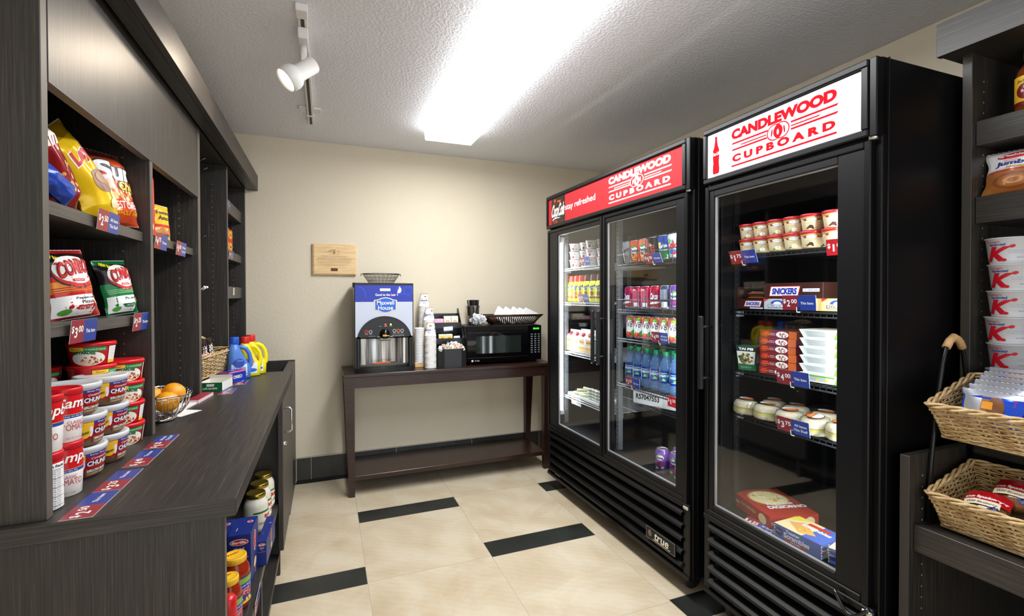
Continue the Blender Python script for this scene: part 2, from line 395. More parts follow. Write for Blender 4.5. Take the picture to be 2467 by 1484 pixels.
def spotlight(y,aim,energy,label):
    s=thing('spotlight',label,'spotlight',(-.079,y,HC-.0225))
    MB().box(-.02,.02,-.07,.055,-.045,-.0002,WM,.004).build('adapter',s)
    aim=Vector(aim).normalized()
    MB().tube([(0,0,-.045),(.0,.0,-.085)],.013,WM,10).box(-.011,.011,-.012,.012,-.15,-.075,WM,.004).build('arm',s)
    q=aim.to_track_quat('Z','Y').to_matrix(); hc=Vector((0,.0,-.145)); hx=lambda p:hc+q@p
    h=MB().lathe([(0,-.055),(.03,-.055),(.034,-.05),(.034,.03),(.047,.045),(.052,.062),(.052,.095),(.048,.097),(.046,.06),(.02,.05)],WM,28,xf=hx).build('lamp_head',s)
    MB().lathe([(.0,.082),(.02,.081),(.036,.076),(.0465,.07)],mat('#fff4dc',.4,0,25.0),28,xf=hx).build('bulb',h)
    sl=bpy.data.lights.new('spot_lamp','SPOT'); sl.energy=energy; sl.spot_size=2.5; sl.spot_blend=.75; sl.color=(1,.83,.64); sl.shadow_soft_size=.035
    so=bpy.data.objects.new('spot_lamp',sl); COL.objects.link(so); so.parent=s; so.location=hc+aim*.1; so.rotation_euler=aim.to_track_quat('-Z','Y').to_euler()
spotlight(2.18,(-.72,-.22,-.66),10,'white adjustable track spotlight switched on, pointing at the left shelving')

# ---------------- console table ----------------
ct=thing('console_table','dark espresso wood console table holding the coffee machine and microwave','table',(0,0,0))
TZ=.82; x0,x1,y0,y1=.105,1.632,3.285,3.712
MB().box(x0,x1,y0,y1,TZ-.022,TZ,ESP,.003).build('tabletop',ct)
b=MB(); b.box(x0+.06,x1-.06,y0+.012,y0+.03,.725,TZ-.022,ESP); b.box(x0+.06,x1-.06,y1-.03,y1-.012,.725,TZ-.022,ESP)
b.box(x0+.01,x0+.03,y0+.05,y1-.05,.725,TZ-.022,ESP); b.box(x1-.03,x1-.01,y0+.05,y1-.05,.725,TZ-.022,ESP); b.build('apron',ct)
def leg(xa,xb,ya,yb,sx,sy):
    w=.066;v=.036; xt=(xa,xa+w) if sx>0 else (xb-w,xb); yt=(ya,ya+w) if sy>0 else (yb-w,yb)
    xo=(xa+.03,xa+.03+v) if sx>0 else (xb-.03-v,xb-.03); yo=(ya+.01,ya+.01+v) if sy>0 else (yb-.01-v,yb-.01)
    vs=[(x,y,0) for x in xo for y in yo]+[(x,y,TZ-.0225) for x in xt for y in yt]
    MB().add(vs,[(0,1,3,2),(4,6,7,5),(0,4,5,1),(2,3,7,6),(0,2,6,4),(1,5,7,3)],ESP).build('leg',ct)
for sx in(1,-1):
    for sy in(1,-1): leg(x0+.004,x1-.004,y0+.004,y1-.004,sx,sy)
MB().box(x0+.055,x1-.055,y0+.02,y1-.02,.105,.135,ESP,.002).build('lower_shelf',ct)
# ---------------- wall plaque ----------------
px=flat((-.088,D-.024,1.49),(1,0,0),(0,0,1)); w_,h_=.301,.227
b=MB(); b.box(-.088,.213,D-.016,D-.0006,1.49,1.717,MAPLE,.002)
for e,i in((0,0),):
    vs=[(-.088+a*w_,D-.016,1.49+c*h_) for a,c in((0,0),(1,0),(1,1),(0,1))]+[(-.088+.012+a*(w_-.024),D-.024,1.49+.012+c*(h_-.024)) for a,c in((0,0),(1,0),(1,1),(0,1))]
    b.add(vs,[(0,1,5,4),(1,2,6,5),(2,3,7,6),(3,0,4,7),(4,5,6,7)],MAPLE)
ENG=mat('#5a3a1e',.7)
b.patch(px,.085,.138,.199,.2,ENG,.0005); b.patch(px,.155,.208,.199,.2,ENG,.0005)
for i,c in enumerate("COOK'S"):
    a=(i-2.5)*.21; b.text(px,c,.148+.062*math.sin(a),.135+.055*math.cos(a)-.008,.012 if c!="'" else .005,ENG,.0005,bold=.02,rot=-a)
b.disc(px,.148,.165,.009,.009,ENG,.0005,r0=.8); b.disc(px,.148,.165,.004,.006,ENG,.0005)
b.text(px,'C U P B O A R D',.148,.152,.005,ENG,.0005,w=.07)
b.text(px,'Dedicated to the memory of Ron Cook',.148,.138,.0075,ENG,.0005,w=.17)
for i,(t_,w2) in enumerate((('Perhaps no one has ever exemplified the welcoming "Can do" culture of',.22),('Candlewood Suites more fully than Ron Cook. He was an innovative hotel owner',.24),('who loved a challenge, a caring employer who loved his team members and his',.24),('guests, a generous and humble man who loved to laugh, even at himself. And he',.24),('left his mark on Candlewood Suites in ways he could never have imagined.',.22),('And so, Ron, we dedicate Cook\'s Cupboard not just to your memory,',.2),('but to your spirit. May it live on, in everything we do.',.15))):
    b.text(px,t_,.15,.127-i*.0085-(.004 if i>4 else 0),.0055,ENG,.0005,w=w2)
b.patch(px,.125,.172,.03,.052,ENG,.0005)
tag(b.build('wall_plaque'),'engraved light wood plaque hanging on the beige wall above the coffee machine','plaque')
# ---------------- refrigerators ----------------
def louvers(b,y0,y1,z0,z1,n):
    h=(z1-z0)/n
    for i in range(n):
        z=z0+i*h
        b.add([(.02,y0,z+h*.18),(.02,y1,z+h*.18),(.0,y0,z+h*.42),(.0,y1,z+h*.42),(.0,y0,z+h*.62),(.0,y1,z+h*.62),(.045,y0,z+h*1.12),(.045,y1,z+h*1.12)],
              [(0,2,3,1)[::-1],(2,4,5,3)[::-1],(4,6,7,5)[::-1]],LOUV)
LOUV=mat('#0b0b0d',.36,spec=.22); FR=mat('#0b0b0d',.32,spec=.28); FR2=mat('#0f1013',.38,spec=.28); INT=mat('#0d0d0e',.5); SHW=mat('#b9bcbd',.35,.6); PIL=mat('#8d9090',.4,.3)
SIDE=mat('#09090a',.42,spec=.25)
def logo(b,fn,u0,u1,v0,v1,m,mbg):
    """two-word sign with bars and twin rings; u to the reader's right"""
    w=u1-u0;h=v1-v0; uc=(u0+u1)/2
    b.text(fn,'CANDLEWOOD',uc,v1-h*.14,h*.27,m,.0006,w=w,bold=.065,shear=.0)
    for k,(a,c,t) in enumerate(((0,1,.045),(.1,.86,.03),(0,1,.045))):
        v=v0+h*(.60-.085*k)
        for s0,s1 in((a,.40),(.62,c)):
            b.poly(fn,[(u0+w*s0,v),(u0+w*s1,v),(u0+w*(s1+(.015 if s1>.5 else 0)),v+h*t),(u0+w*(s0+(.015 if s0<.5 else 0)),v+h*t)],m,.0006)
    b.disc(fn,uc,v0+h*.52,w*.115,h*.2,mbg,.0008,24)
    for s_ in(-1,1): b.disc(fn,uc+s_*w*.032,v0+h*.52,w*.078,h*.2,m,.001,28,r0=.86)
    b.disc(fn,uc,v0+h*.52,w*.042,h*.15,m,.0012,20); b.disc(fn,uc,v0+h*.5,w*.01,h*.07,mbg,.0014,12)
    b.disc(fn,uc-w*.06,v0+h*.52,w*.008,h*.1,m,.0012,12,rot=-.1); b.disc(fn,uc+w*.06,v0+h*.52,w*.008,h*.1,m,.0012,12,rot=.1)
    b.text(fn,'C U P B O A R D',uc,v0+h*.22,h*.2,m,.0006,w=w*.98,bold=.06)
    b.patch(fn,u0,u1,v0,v0+h*.045,m,.0006)
def fridge(label,loc,rz,Wd,H,z0,zd0,zd1,doors,name='display_refrigerator',cat='refrigerator'):
    """local x = depth from the front (0) back, y from near side (0) to far side, z up"""
    t=thing(name,label,cat,loc,rz)
    DP=.77; th=.05; zi=.45
    b=MB(); b.box(.055,DP,0,th,z0,H,SIDE,.003).box(.055,DP,Wd-th,Wd,z0,H,SIDE,.003).box(.055,DP,th,Wd-th,H-.05,H,SIDE).box(DP-.04,DP,th,Wd-th,z0,H-.05,INT)
    b.box(.055,DP-.04,th,Wd-th,1.80,H-.05,INT).box(.07,DP-.04,th,Wd-th,z0+.01,zi,INT).box(.03,.07,th,Wd-th,.425,zi,SIDE)
    b.box(.03,.0555,0,.03,z0,H,SIDE,.003).box(.03,.0555,Wd-.03,Wd,z0,H,SIDE,.003)
    b.tube([(.056,-.0005,z0),(.056,-.0005,H)],.003,FR2,6)
    if len(doors)==2: b.box(.056,.075,Wd/2-.03,Wd/2+.03,zi,1.8,INT)
    b.build('cabinet',t)
    # header
    hb=MB(); zt0,zt1=1.80,H-.002
    hb.box(.0,.03,.022,Wd,zt1-.022,zt1,FR2,.004).box(.0,.03,.022,Wd,zt0,zt0+.022,FR2,.004).box(0,.03,.022,.042,zt0+.022,zt1-.022,FR,.002).box(0,.03,Wd-.016,Wd,zt0+.022,zt1-.022,FR,.002)
    hb.box(.005,.05,.0,.022,zt0-.003,zt1,FR,.003)
    hb.build('header_frame',t)
    # grille
    g=MB(); g.box(.012,.03,0,.04,z0,.42,FR,.003).box(.012,.03,Wd-.03,Wd,z0,.42,FR,.003).box(.006,.03,.0,Wd,.40,.425,FR,.004).box(.006,.03,0,Wd,z0,z0+.022,FR,.004)
    louvers(g,.04,Wd-.03,z0+.022,.40,5); g.box(.05,.054,.04,Wd-.03,z0+.022,.40,DK); g.build('grille',t)
    for x in(.1,DP-.08):
        for y in(.08,Wd-.08): g=MB(); g.lathe([(0,-.012),(.04,-.012),(.045,-.008),(.045,.008),(.04,.012),(0,.012)],mat('#1a1a1a',.6),14,(x,y,.046),'Y').box(x-.02,x+.02,y-.02,y+.02,.05,z0,GREYM); g.build('caster',t)
    # doors
    ds=[]
    for (ya,yb,wa,wb,hs) in doors:   # wa: frame width at near side, wb: at far side ; hs: handle side 'far'/'near'
        d=thing('door',None,None); d.parent=t
        f=MB(); wt,wbm=.045,.045
        f.box(.008,.03,ya,ya+.02,zd0,zd1,FR,.003).box(.008,.03,yb-.02,yb,zd0,zd1,FR,.003).box(.008,.03,ya+.02,yb-.02,zd1-.02,zd1,FR,.003).box(.008,.03,ya+.02,yb-.02,zd0,zd0+.022,FR,.003)
        f.box(.014,.03,ya+.02,ya+wa,zd0+.02,zd1-.02,FR2,.002).box(.014,.03,yb-wb,yb-.02,zd0+.02,zd1-.02,FR2,.002).box(.014,.03,ya+wa,yb-wb,zd1-wt,zd1-.02,FR2,.002).box(.014,.03,ya+wa,yb-wb,zd0+.02,zd0+wbm,FR2,.002)
        f.build('door_frame',d)
        s=MB(); gy0,gy1,gz0,gz1=ya+wa,yb-wb,zd0+wbm,zd1-wt; SL=mat('#c9cbcc',.3,.5)
        s.box(.0215,.03,gy0,gy0+.003,gz0,gz1,SL).box(.0215,.03,gy1-.006,gy1,gz0,gz1,SL).box(.0215,.03,gy0,gy1,gz0,gz0+.005,SL).box(.0215,.03,gy0,gy1,gz1-.004,gz1,SL); s.build('gasket',d)
        gl=MB(); gl.add([(.021,gy0,gz0),(.021,gy1,gz0),(.021,gy1,gz1),(.021,gy0,gz1)],[(0,3,2,1)],GLASS); gl.add([(.029,gy0,gz0),(.029,gy1,gz0),(.029,gy1,gz1),(.029,gy0,gz1)],[(0,3,2,1)],CLEAR); gl.build('glass_pane',d)
        hy=yb-.045 if hs=='far' else ya+.01
        if hs=='far': hy=yb-.035
        h=MB(); h.box(-.052,-.036,hy-.012,hy+.012,.955,1.255,mat('#1c1d20',.25),.004)
        for z in(1.0,1.21): h.tube([(-.037,hy,z),(.01,hy,z)],.006,BLK,8)
        h.build('handle',d)
        ds.append(d)
    # upper hinge and stand-offs
    b=MB(); b.lathe([(0,0),(.012,0),(.012,.018),(0,.018)],STEEL,12,(.02,.018,zd1)); b.build('hinge',t); b=MB(); b.box(.0,.06,.001,.03,zd0-.022,zd0-.008,STEEL,.002); b.build('hinge',t)
    # pilasters
    b=MB()
    for y in ((th+.001,Wd-th-.001) if len(doors)==1 else (th+.001,Wd/2,Wd-th-.001)):
        for x in(.13,DP-.11):
            if y==Wd/2:
                b.box(x-.015,x+.015,y-.012,y+.012,zi,1.78,PIL,.001)
                for k in range(52): b.patch(flat((x-.0155,y,zi+.03+k*.025),(0,-1,0),(0,0,1)),-.003,.003,0,.008,DK)
            else:
                s_=1 if y<Wd/2 else -1; pm=INT if len(doors)==1 else PIL
                b.box(x-.015,x+.015,y,y+s_*.006,zi,1.78,pm)
                for k in range(52):
                    yy=y+s_*.0066; b.patch(flat((x,yy,zi+.03+k*.025),(-s_,0,0),(0,0,1)),-.0025,.0025,0,.005,DK if pm is PIL else mat('#3a3b3d',.5))
    b.build('shelf_pilaster',t)
    return t
def wire_shelf(t,y0,y1,z,white,x0=.105,x1=.64,fence=False):
    m=mat('#d9dadb',.35,.2) if white else mat('#1a1b1d',.35); b=MB()
    b.tube([(x0,y0,z-.003),(x0,y1,z-.003),(x1,y1,z-.003),(x1,y0,z-.003)],.003,m,6,closed=True); b.tube([(x0,y0,z-.017),(x0,y1,z-.017)],.003,m,6)
    n=int((y1-y0)/.022)
    for i in range(1,n):
        y=y0+(y1-y0)*i/n; b.tube([(x0,y,z-.017),(x0,y,z-.0022),(x1,y,z-.0022)],.0016,m,4,smooth=False)
    for x in(x0+.16,x0+.34): b.tube([(x,y0,z-.006),(x,y1,z-.006)],.003,m,6)
    s=b.build('wire_shelf',t)
    c=MB()
    for y in (y0-.004,y1+.004): c.box(x0+.02,x0+.06,y-.004,y+.004,z-.03,z-.006,SHW)
    c.build('shelf_clip',s)
    if fence:
        f=MB(); r=mat('#3a4446',.3,.5)
        f.tube([(x0-.004,y0,z+.055),(x0-.004,y1,z+.055)],.002,r,5)
        for i in range(9): y=y0+(y1-y0)*(i+.3)/9; f.tube([(x0-.004,y,z-.01),(x0-.004,y,z+(.115 if i%1==0 else .06))],.0018,r,5)
        f.build('front_rail',s)
    return s
A1=math.radians(.76); W1=1.375
F1=fridge('double-door black display refrigerator with a red lit header sign',(1.455,1.622,0),A1,W1,2.024,.09,.425,1.79,
  [(.018,W1/2-.008,.075,.032,'far'),(W1/2+.002,W1-.003,.025,.14,'near')])
A2=-math.radians(.9); W2=.676
F2=fridge('single-door black display freezer with a white lit header sign',(1.462,.882,0),A2,W2,2.026,.09,.425,1.79,
  [(.018,W2-.003,.10,.045,'far')],name='display_freezer',cat='freezer')
# header signs
def sgn(Wd,bgc,em,t):
    fn=flat((.012,Wd-.016,1.822),(0,-1,0),(0,0,1)); b=MB(); b.patch(fn,0,Wd-.058,0,2.0-1.822,mat(bgc,.5,0,em,.12),0); return fn,b,Wd-.058
fn,b,ww=sgn(W1,'#a32a2f',.05,F1); wl=mat('#f4f2f2',.5,0,.1,.1); rb=mat('#a32a2f',.5,0,.05,.1)
logo(b,fn,.735,1.235,.022,.165,wl,rb)
b.text(fn,'stay refreshed',.42,.085,.05,wl,.0006,w=.36,bold=.01)
b.patch(fn,.045,.235,0,.178,mat('#1a0a06',.3,0,.3),.0004); rnd=random.Random(3)
for i in range(22):
    u,v=rnd.uniform(.05,.2),rnd.uniform(.0,.15); b.patch(fn,u,u+rnd.uniform(.01,.03),v,v+rnd.uniform(.006,.02),mat(rnd.choice(['#7a1d0a','#c24a1c','#4a1008']),.3,0,.4),.0005)
b.text(fn,'Coca',.098,.09,.085,wl,.0009,w=.09,shear=.25,bold=.02); b.text(fn,'Cola',.19,.09,.085,wl,.0009,w=.085,shear=.25,bold=.02)
b.poly(fn,[(.05,.03),(.1,.045),(.18,.035),(.1,.036)],wl,.0009); b.build('header_sign',F1)
fn,b,ww=sgn(W2,'#eef1fb',.3,F2); rl=mat('#b8101c',.7,0,.06,.05); wb=mat('#eef1fb',.5,0,.3,.12)
logo(b,fn,.125,.54,.018,.162,rl,wb)
pr=[(.012,.0),(.017,.004),(.0175,.02),(.015,.045),(.0175,.075),(.0165,.095),(.009,.115),(.0055,.135),(.0065,.15)]
b.poly(fn,[(.045-r,.012+z) for r,z in pr]+[(.045+r,.012+z) for r,z in pr[::-1]],rl,.0006)
b.text(fn,'Coca-Cola',.046,.093,.014,wb,.0009,w=.036,shear=.2,bold=.02); b.build('header_sign',F2)
# maker's plate on the double refrigerator
fp=flat((-.001,.35,.165),(0,-1,0),(0,0,1)); b=MB(); b.box(-.004,-.0005,.05,.21,.165,.235,BLKM,.001) if False else None
b=MB(); fp=flat((-.0035,.275,.165),(0,-1,0),(0,0,1)); b.box(-.003,.004,.075,.275,.165,.222,BLKM,.001)
for a in((0,.2,0,.002),(0,.2,.055,.057),(0,.002,0,.057),(.198,.2,0,.057)): b.patch(fp,*a,GREYM,.0006)
b.text(fp,'true',.11,.03,.032,CHROME,.0008,w=.1,bold=.02,shear=.2); b.disc(fp,.028,.03,.014,.016,mat('#7a6a58',.4,.5),.0008,12); b.patch(fp,.05,.17,.008,.011,CHROME,.0008)
b.build('maker_plate',F1)
# closer spring loop low on the freezer
b=MB(); b.tube([(-.006-.006*math.sin(a),.105-.10*(a/math.pi),.43-.045*math.sin(a)) for a in [i*math.pi/12 for i in range(13)]],.0055,mat('#4a4a4c',.2,.9),8); b.build('closer_spring',F2)
# interior lamps
LT=mat('#f4fbff',.4,0,9.0)
def lamp(t,x,y,z0,z1,em,power):
    b=MB(); b.lathe([(0,z0),(.012,z0),(.012,z1),(0,z1)],LT if em else mat('#cfe0dc',.4,0,1.0),12,(x,y,0)); b.box(x-.015,x+.015,y-.015,y+.015,z1,z1+.04,WHT,.003).box(x-.015,x+.015,y-.015,y+.015,z0-.03,z0,WHT,.003); b.build('interior_lamp',t)
    l=bpy.data.lights.new('interior_lamp_light','AREA'); l.shape='RECTANGLE'; l.size=.03; l.size_y=z1-z0; l.energy=power; l.color=(.93,.98,1)
    o=bpy.data.objects.new('interior_lamp_light',l); COL.objects.link(o); o.parent=t
    s_=-1 if y>.3*1 and not(y<.1) else 1
    o.location=(x+.01,y+s_*.02,(z0+z1)/2); d=Vector((.6,s_*.8,0)); o.rotation_euler=d.to_track_quat('-Z','Y').to_euler()
lamp(F1,.075,W1-.085,.55,1.70,True,3.6)
lamp(F1,.085,.075,.55,1.70,True,4.5)
lamp(F2,.075,.07,.55,1.70,True,6)
# shelves
ZA=[1.525,1.293,.955,.655]; ZB=[1.513,1.262,1.10,.845]; ZF=[1.503,1.28,1.03,.85]
for z in ZA: wire_shelf(F1,W1/2+.02,W1-.06,z,True)
for i,z in enumerate(ZB): wire_shelf(F1,.06,W1/2-.02,z,False,fence=i<2)
for z in ZF: wire_shelf(F2,.06,W2-.06,z,False)
# ---------------- product helpers (local frame: front faces -Y, origin at the base centre) ----------------
ORD=['first','second','third','fourth','fifth','sixth','seventh','eighth','ninth','tenth']
PI=math.pi
def setM(o,loc,U,V,s=1):
    U=Vector(U).normalized();V=Vector(V); V=(V-U*V.dot(U)).normalized(); n=U.cross(V)
    o.matrix_world=Matrix.Translation(Vector(loc))@Matrix((U,-n,V)).transposed().to_4x4()@Matrix.Scale(s,4); return o
G=lambda h,r=.45:mat(h,r)
RD='#c8161d'; WH='#f3f1ec'; BL='#1c3f94'; YE='#f5c518'; GN='#1f8a3c'
def price_tag(price,sub,label,loc,U,V,red='#8e2a34',blue='#2a3f8f',clip=False,w=.127,h=.053,group=None,lone=True):
    fn=flat((0,0,0),(1,0,0),(0,0,1)); b=MB(); b.box(-w/2,w/2,0,.0008,0,h,G(WH),0)
    b.patch(fn,-w/2,-.003,0,h,mat(red,.3),.0003); b.patch(fn,-.003,w/2,0,h,mat(blue,.3),.0003)
    d,c=price.split('.')
    b.text(fn,'$',-w*.43,h*.58,h*.34,G(WH),.0006,bold=.02); b.text(fn,d,-w*.31,h*.46,h*.44,G(WH),.0006,bold=.02,w=.006 if d=='1' else .013); b.text(fn,c,-w*.14,h*.6,h*.28,G(WH),.0006,bold=.02,w=.022)
    for i,l in enumerate(sub): b.text(fn,l,w*.24,h*(.48-(i-(len(sub)-1)/2)*.3),h*.17,G(WH),.0006,bold=.01,w=len(l)*.0052)
    t=tag(b.build('price_tag'),label,'price tag',group); setM(t,loc,U,V)
    if clip:
        c=MB(); c.box(-.008,.008,-.003,-.0012,-.008,.014,CLEAR,.001); c.box(-.006,.006,-.0036,-.003,-.008,-.004,G(WH)).box(-.008,-.005,-.0036,-.003,-.006,.012,G(WH)).tube([(.006,-.004,.004),(.012,-.006,-.006),(.004,-.006,-.012)],.0015,CLEAR,5)
        k=c.build('tag_clip',t); k['label']='clear plastic clip'
    return t
def bagfn(w,h,t,seed=0,bend=0.0):
    cen=[(0,0)]; M_=60
    for i in range(M_+6):
        a_=bend*min(1,(i/M_)/.4); p=cen[-1]; cen.append((p[0]-math.sin(a_)*h/M_,p[1]+math.cos(a_)*h/M_))
    r=random.Random(seed); ph=[r.uniform(0,6.28) for _ in range(8)]
    def f(u,v,e=0,s=-1):
        a=max(-1,min(1,2*u/w)); c=max(0,min(1,v/h))
        bul=(1-abs(a)**2.6)*min(1,(c/.16)**.7 if c>0 else 0)*min(1,((1-c)/.2)**.8 if c<1 else 0)
        wr=.05*math.sin(7*a+ph[0]+3*c)*math.sin(7*c+ph[1])+.022*math.sin(13*a+ph[2]-9*c)+.018*math.sin(17*c+ph[3]+5*a)
        k=t/2*(bul*(1+wr*1.2))+.0012
        wx=1-.10*math.sin(PI*c)**2*1.0+.03*math.sin(14*c+ph[4])
        if bend and v>0:
            a_=bend*min(1,c/.4); q=v/h*M_; i=min(int(q),M_+4); p0,p1=cen[i],cen[i+1]; t_=q-i
            return Vector((p0[0]+(p1[0]-p0[0])*t_+u*wx*math.cos(a_),s*(k+e*.9+.0004),p0[1]+(p1[1]-p0[1])*t_+u*wx*math.sin(a_)))
        return Vector((u*wx,s*(k+e*.9+.0004),v))
    f.fine=.006; return f
def bag(name,label,cat,w,h,t,bands,deco,seed,loc,U,V,group=None,seal='#b9b9b9',bend=0.0):
    """bands: [(v fraction, material)...]; deco(b,fn)"""
    f=bagfn(w,h,t,seed,bend); T=thing(name,label,cat,group=group); b=MB(); nu,nv=22,36
    for s in(-1,1):
        for j in range(nv):
            c=(j+.5)/nv; m=[mm for q,mm in bands if c<=q][0]
            vs=[f(-w/2+w*i/nu,h*(j+q)/nv,0,s) for q in(0,1) for i in range(nu+1)]
            b.add(vs,[((i,i+1,nu+2+i,nu+1+i) if s<0 else (i+1,i,nu+1+i,nu+2+i)) for i in range(nu)],m,True)
    deco(b,f); b.build('bag_body',T)
    sm=mat(seal,.3,.5) if isinstance(seal,str) else seal
    for z0,z1 in((-.001,.011),(h-.012,h+.002)):
        c=MB()
        vs=[(lambda p,q:(p.x,q,p.z))(f(w*.485*(2*i/24-1),z,0),(.002 if i%2 else -.002)) for z in(z0,z1) for i in range(25)]
        c.add(vs,[(i,i+1,26+i,25+i) for i in range(24)],sm); c.build('crimped_seal',T)
    setM(T,loc,U,V); return T
# --- boxes
def carton(name,label,cat,w,d,h,faces,loc,U,V=(0,0,1),group=None,base='#ffffff',xtra=None):
    """faces: dict front/top/left/right -> deco(b,fn,W,H)"""
    b=MB(); b.box(-w/2,w/2,0,d,0,h,G(base,.4),.0012)
    F={'front':(flat((-w/2,0,0),(1,0,0),(0,0,1)),w,h),'top':(flat((-w/2,0,h),(1,0,0),(0,1,0)),w,d),'left':(flat((-w/2,d,0),(0,-1,0),(0,0,1)),d,h),'right':(flat((w/2,0,0),(0,1,0),(0,0,1)),d,h)}
    for k,fc in faces.items(): fc(b,*F[k])
    if xtra: xtra(b)
    o=tag(b.build(name),label,cat,group); setM(o,loc,U,V); return o
def blob(b,fn,u,v,r,cols,n,seed,e=.0008,sx=1,sy=1,sz=.25):
    rd=random.Random(seed)
    for i in range(n):
        a,q=rd.uniform(0,6.28),r*math.sqrt(rd.random()); b.disc(fn,u+sx*q*math.cos(a),v+sy*q*math.sin(a),r*sz*rd.uniform(.5,1.2),r*sz*rd.uniform(.4,1),G(rd.choice(cols)),e+i*2e-6,7,rot=rd.uniform(0,3))
# ================= left shelves: bags =================
YM=lambda a:(math.sin(a),math.cos(a),0)   # helper: direction in the floor plane
def leftbag(y,z,lean,roll,yaw=0,x=-.585):
    # front faces +X turned toward the camera by yaw; roll tips the top toward -Y
    n=Vector((math.cos(yaw),-math.sin(yaw),0)); U=Vector((math.sin(yaw),math.cos(yaw),0)); V=Vector((0,0,1))-n*lean
    V.normalize(); U2=U*math.cos(roll)-(-V)*math.sin(roll) if False else U*math.cos(roll)+V*math.sin(roll); V2=V*math.cos(roll)-U*math.sin(roll)
    return (x,y,z),U2,V2
def dk(b,f):
    b.text(f,'Sun',.0,.15,.062,G('#1a1a1a'),.0006,w=.148,bold=.09,shear=.15); b.text(f,'Sun',.0,.15,.055,G('#e9edf5'),.0014,w=.138,bold=.04,shear=.15)
    b.text(f,'Chips',.035,.105,.036,G('#3a1408'),.0012,w=.098,bold=.07,shear=.2); b.text(f,'Chips',.035,.105,.032,G('#ffd21f'),.002,w=.09,bold=.03,shear=.2)
    b.text(f,'ORIGINAL',-.04,.195,.012,G('#20304f'),.001,w=.06,bold=.03)
    b.text(f,'HARVEST CHEDDAR',.0,.052,.022,G(WH),.001,w=.15,bold=.01); b.text(f,'WHOLE GRAIN',.01,.03,.011,G(YE),.001,w=.1)
    blob(b,f,.0,.082,.03,['#e8b35a','#d98e37','#f3d9a0','#b5662a'],26,5,.001,1.6,.5)
mo=lambda h:mat(h,.18,.15)
l_,U_,V_=leftbag(1.705,1.545,.22,.08,.30,-.562)
bag('chip_bag','orange multigrain chip bag standing upright on the top left shelf','chip bag',.178,.215,.08,[(.82,mo('#d14a20')),(1,mo('#a5401f'))],dk,11,l_,U_,V_)
def dk(b,f):
    b.text(f,"Lay's",.012,.175,.05,G(WH),.0008,w=.095,bold=.08,shear=.2,rot=.2); b.text(f,"Lay's",.012,.175,.045,G('#c3101c'),.0016,w=.088,bold=.04,shear=.2,rot=.2)
    b.disc(f,.012,.098,.036,.030,G('#8a6248'),.001,28,8,rot=-.5); b.disc(f,.016,.104,.022,.016,G('#a07a5c'),.002,20,6,rot=-.5); b.disc(f,.03,.052,.020,.018,G('#ecd591'),.0013,20,6,rot=-.7); b.disc(f,.012,.04,.016,.012,G('#f0dfa8'),.002,20,5)
l_,U_,V_=leftbag(1.585,1.543,.18,.0,.28,-.556)
bag('chip_bag','yellow potato chip bag tipped to the left on the top left shelf','chip bag',.125,.245,.07,[(.9,mo('#eec41d')),(1,mo('#b98f14'))],dk,12,l_,U_,V_,bend=.70)
def dk(b,f): b.text(f,'Ruffles',0,.16,.04,G(WH),.001,w=.11,bold=.04,shear=.2); blob(b,f,0,.07,.03,['#c9842c','#e2a94f','#7b1418'],14,3,.001)
l_,U_,V_=leftbag(1.40,1.543,.15,.0,.15,-.565)
bag('chip_bag','dark red foil chip bag half hidden at the near end of the top left shelf','chip bag',.10,.20,.07,[(.7,mo('#8c1a1f')),(1,mo('#d4472a'))],dk,13,l_,U_,V_,bend=.5)
l_,U_,V_=leftbag(1.285,1.542,.15,1.25,.1,-.56)
bag('chip_bag','blue foil snack bag lying at the near end of the top left shelf','chip bag',.06,.12,.045,[(1,mo('#2748b0'))],lambda b,f:None,14,(-.535,1.345,1.565),(0,.25,1),(0,-1,.25))
def combos(main,stripe,flav,sub,seed,kx=.88,kz=.84):
    def d(b,f0):
        f=lambda u,v,e=0:f0(u*kx,v*kz,e)
        f.fine=.006
        b.disc(f,.005,.128,.062,.048,G('#141414'),.0006,26,4); b.disc(f,.005,.13,.06,.047,G(RD),.001,26,4,rot=-.1); b.disc(f,.003,.135,.057,.041,G(WH),.0014,26,4,rot=-.1)
        b.text(f,'COMBOS',.005,.137,.046,G('#7a0d10'),.0018,w=.104,bold=.06,shear=.1,rot=.12,bend=.15); b.text(f,'COMBOS',.005,.137,.042,G('#d6282b'),.0024,w=.098,bold=.02,shear=.1,rot=.12,bend=.15)
        b.patch(f,-.02,.02,.1,.108,G(RD),.002,0 or 4,1); b.text(f,'SNACKS',0.0,.104,.005,G(WH),.0026,w=.03)
        for v in(.072,.078,.084): b.patch(f,-.062,.062,v,v+.0025,G(stripe),.0009,12,1)
        b.text(f,'NEW BAKED',-.035,.172,.014,G('#f2e21c'),.001,w=.045,bold=.04,rot=-.5)
        for i,s in enumerate(flav): b.text(f,s,.008,.052-.011*i,.009,G(TXK),.001,w=.012*len(s)*.55,bold=.02)
        b.disc(f,.005,.026,.03,.006,G(sub),.001,16,2); b.text(f,'CRACKER' if 'P' in flav[0][0] and len(flav)>1 else 'PRETZEL',.005,.026,.006,G(WH),.0016,w=.04)
        b.disc(f,-.045,.018,.014,.008,G('#58a53a'),.0012,14,2); blob(b,f,.055,.05,.016,['#d89a4e','#c57a35','#eec98d'],7,seed,.001,1,1.6,.5)
        b.patch(f,-.068,.035,.006,.062,G('#f5f5f5'),.0007,8,6)
    return d
TXK='#161616'
l_,U_,V_=leftbag(1.448,1.287,.20,.10,.42,-.562)
bag('snack_bag','red and black baked snack bag with an oval logo, nearest on the second left shelf','snack bag',.128,.165,.07,[(.36,mo('#c5262a')),(.52,mo('#e58b2f')),(.62,mo('#c5262a')),(.95,mo('#1d1b1b')),(1,mo('#b4161b'))],combos('','#b5161c',['Pepperoni','Pizza'],'#c3161d',2),21,l_,U_,V_)
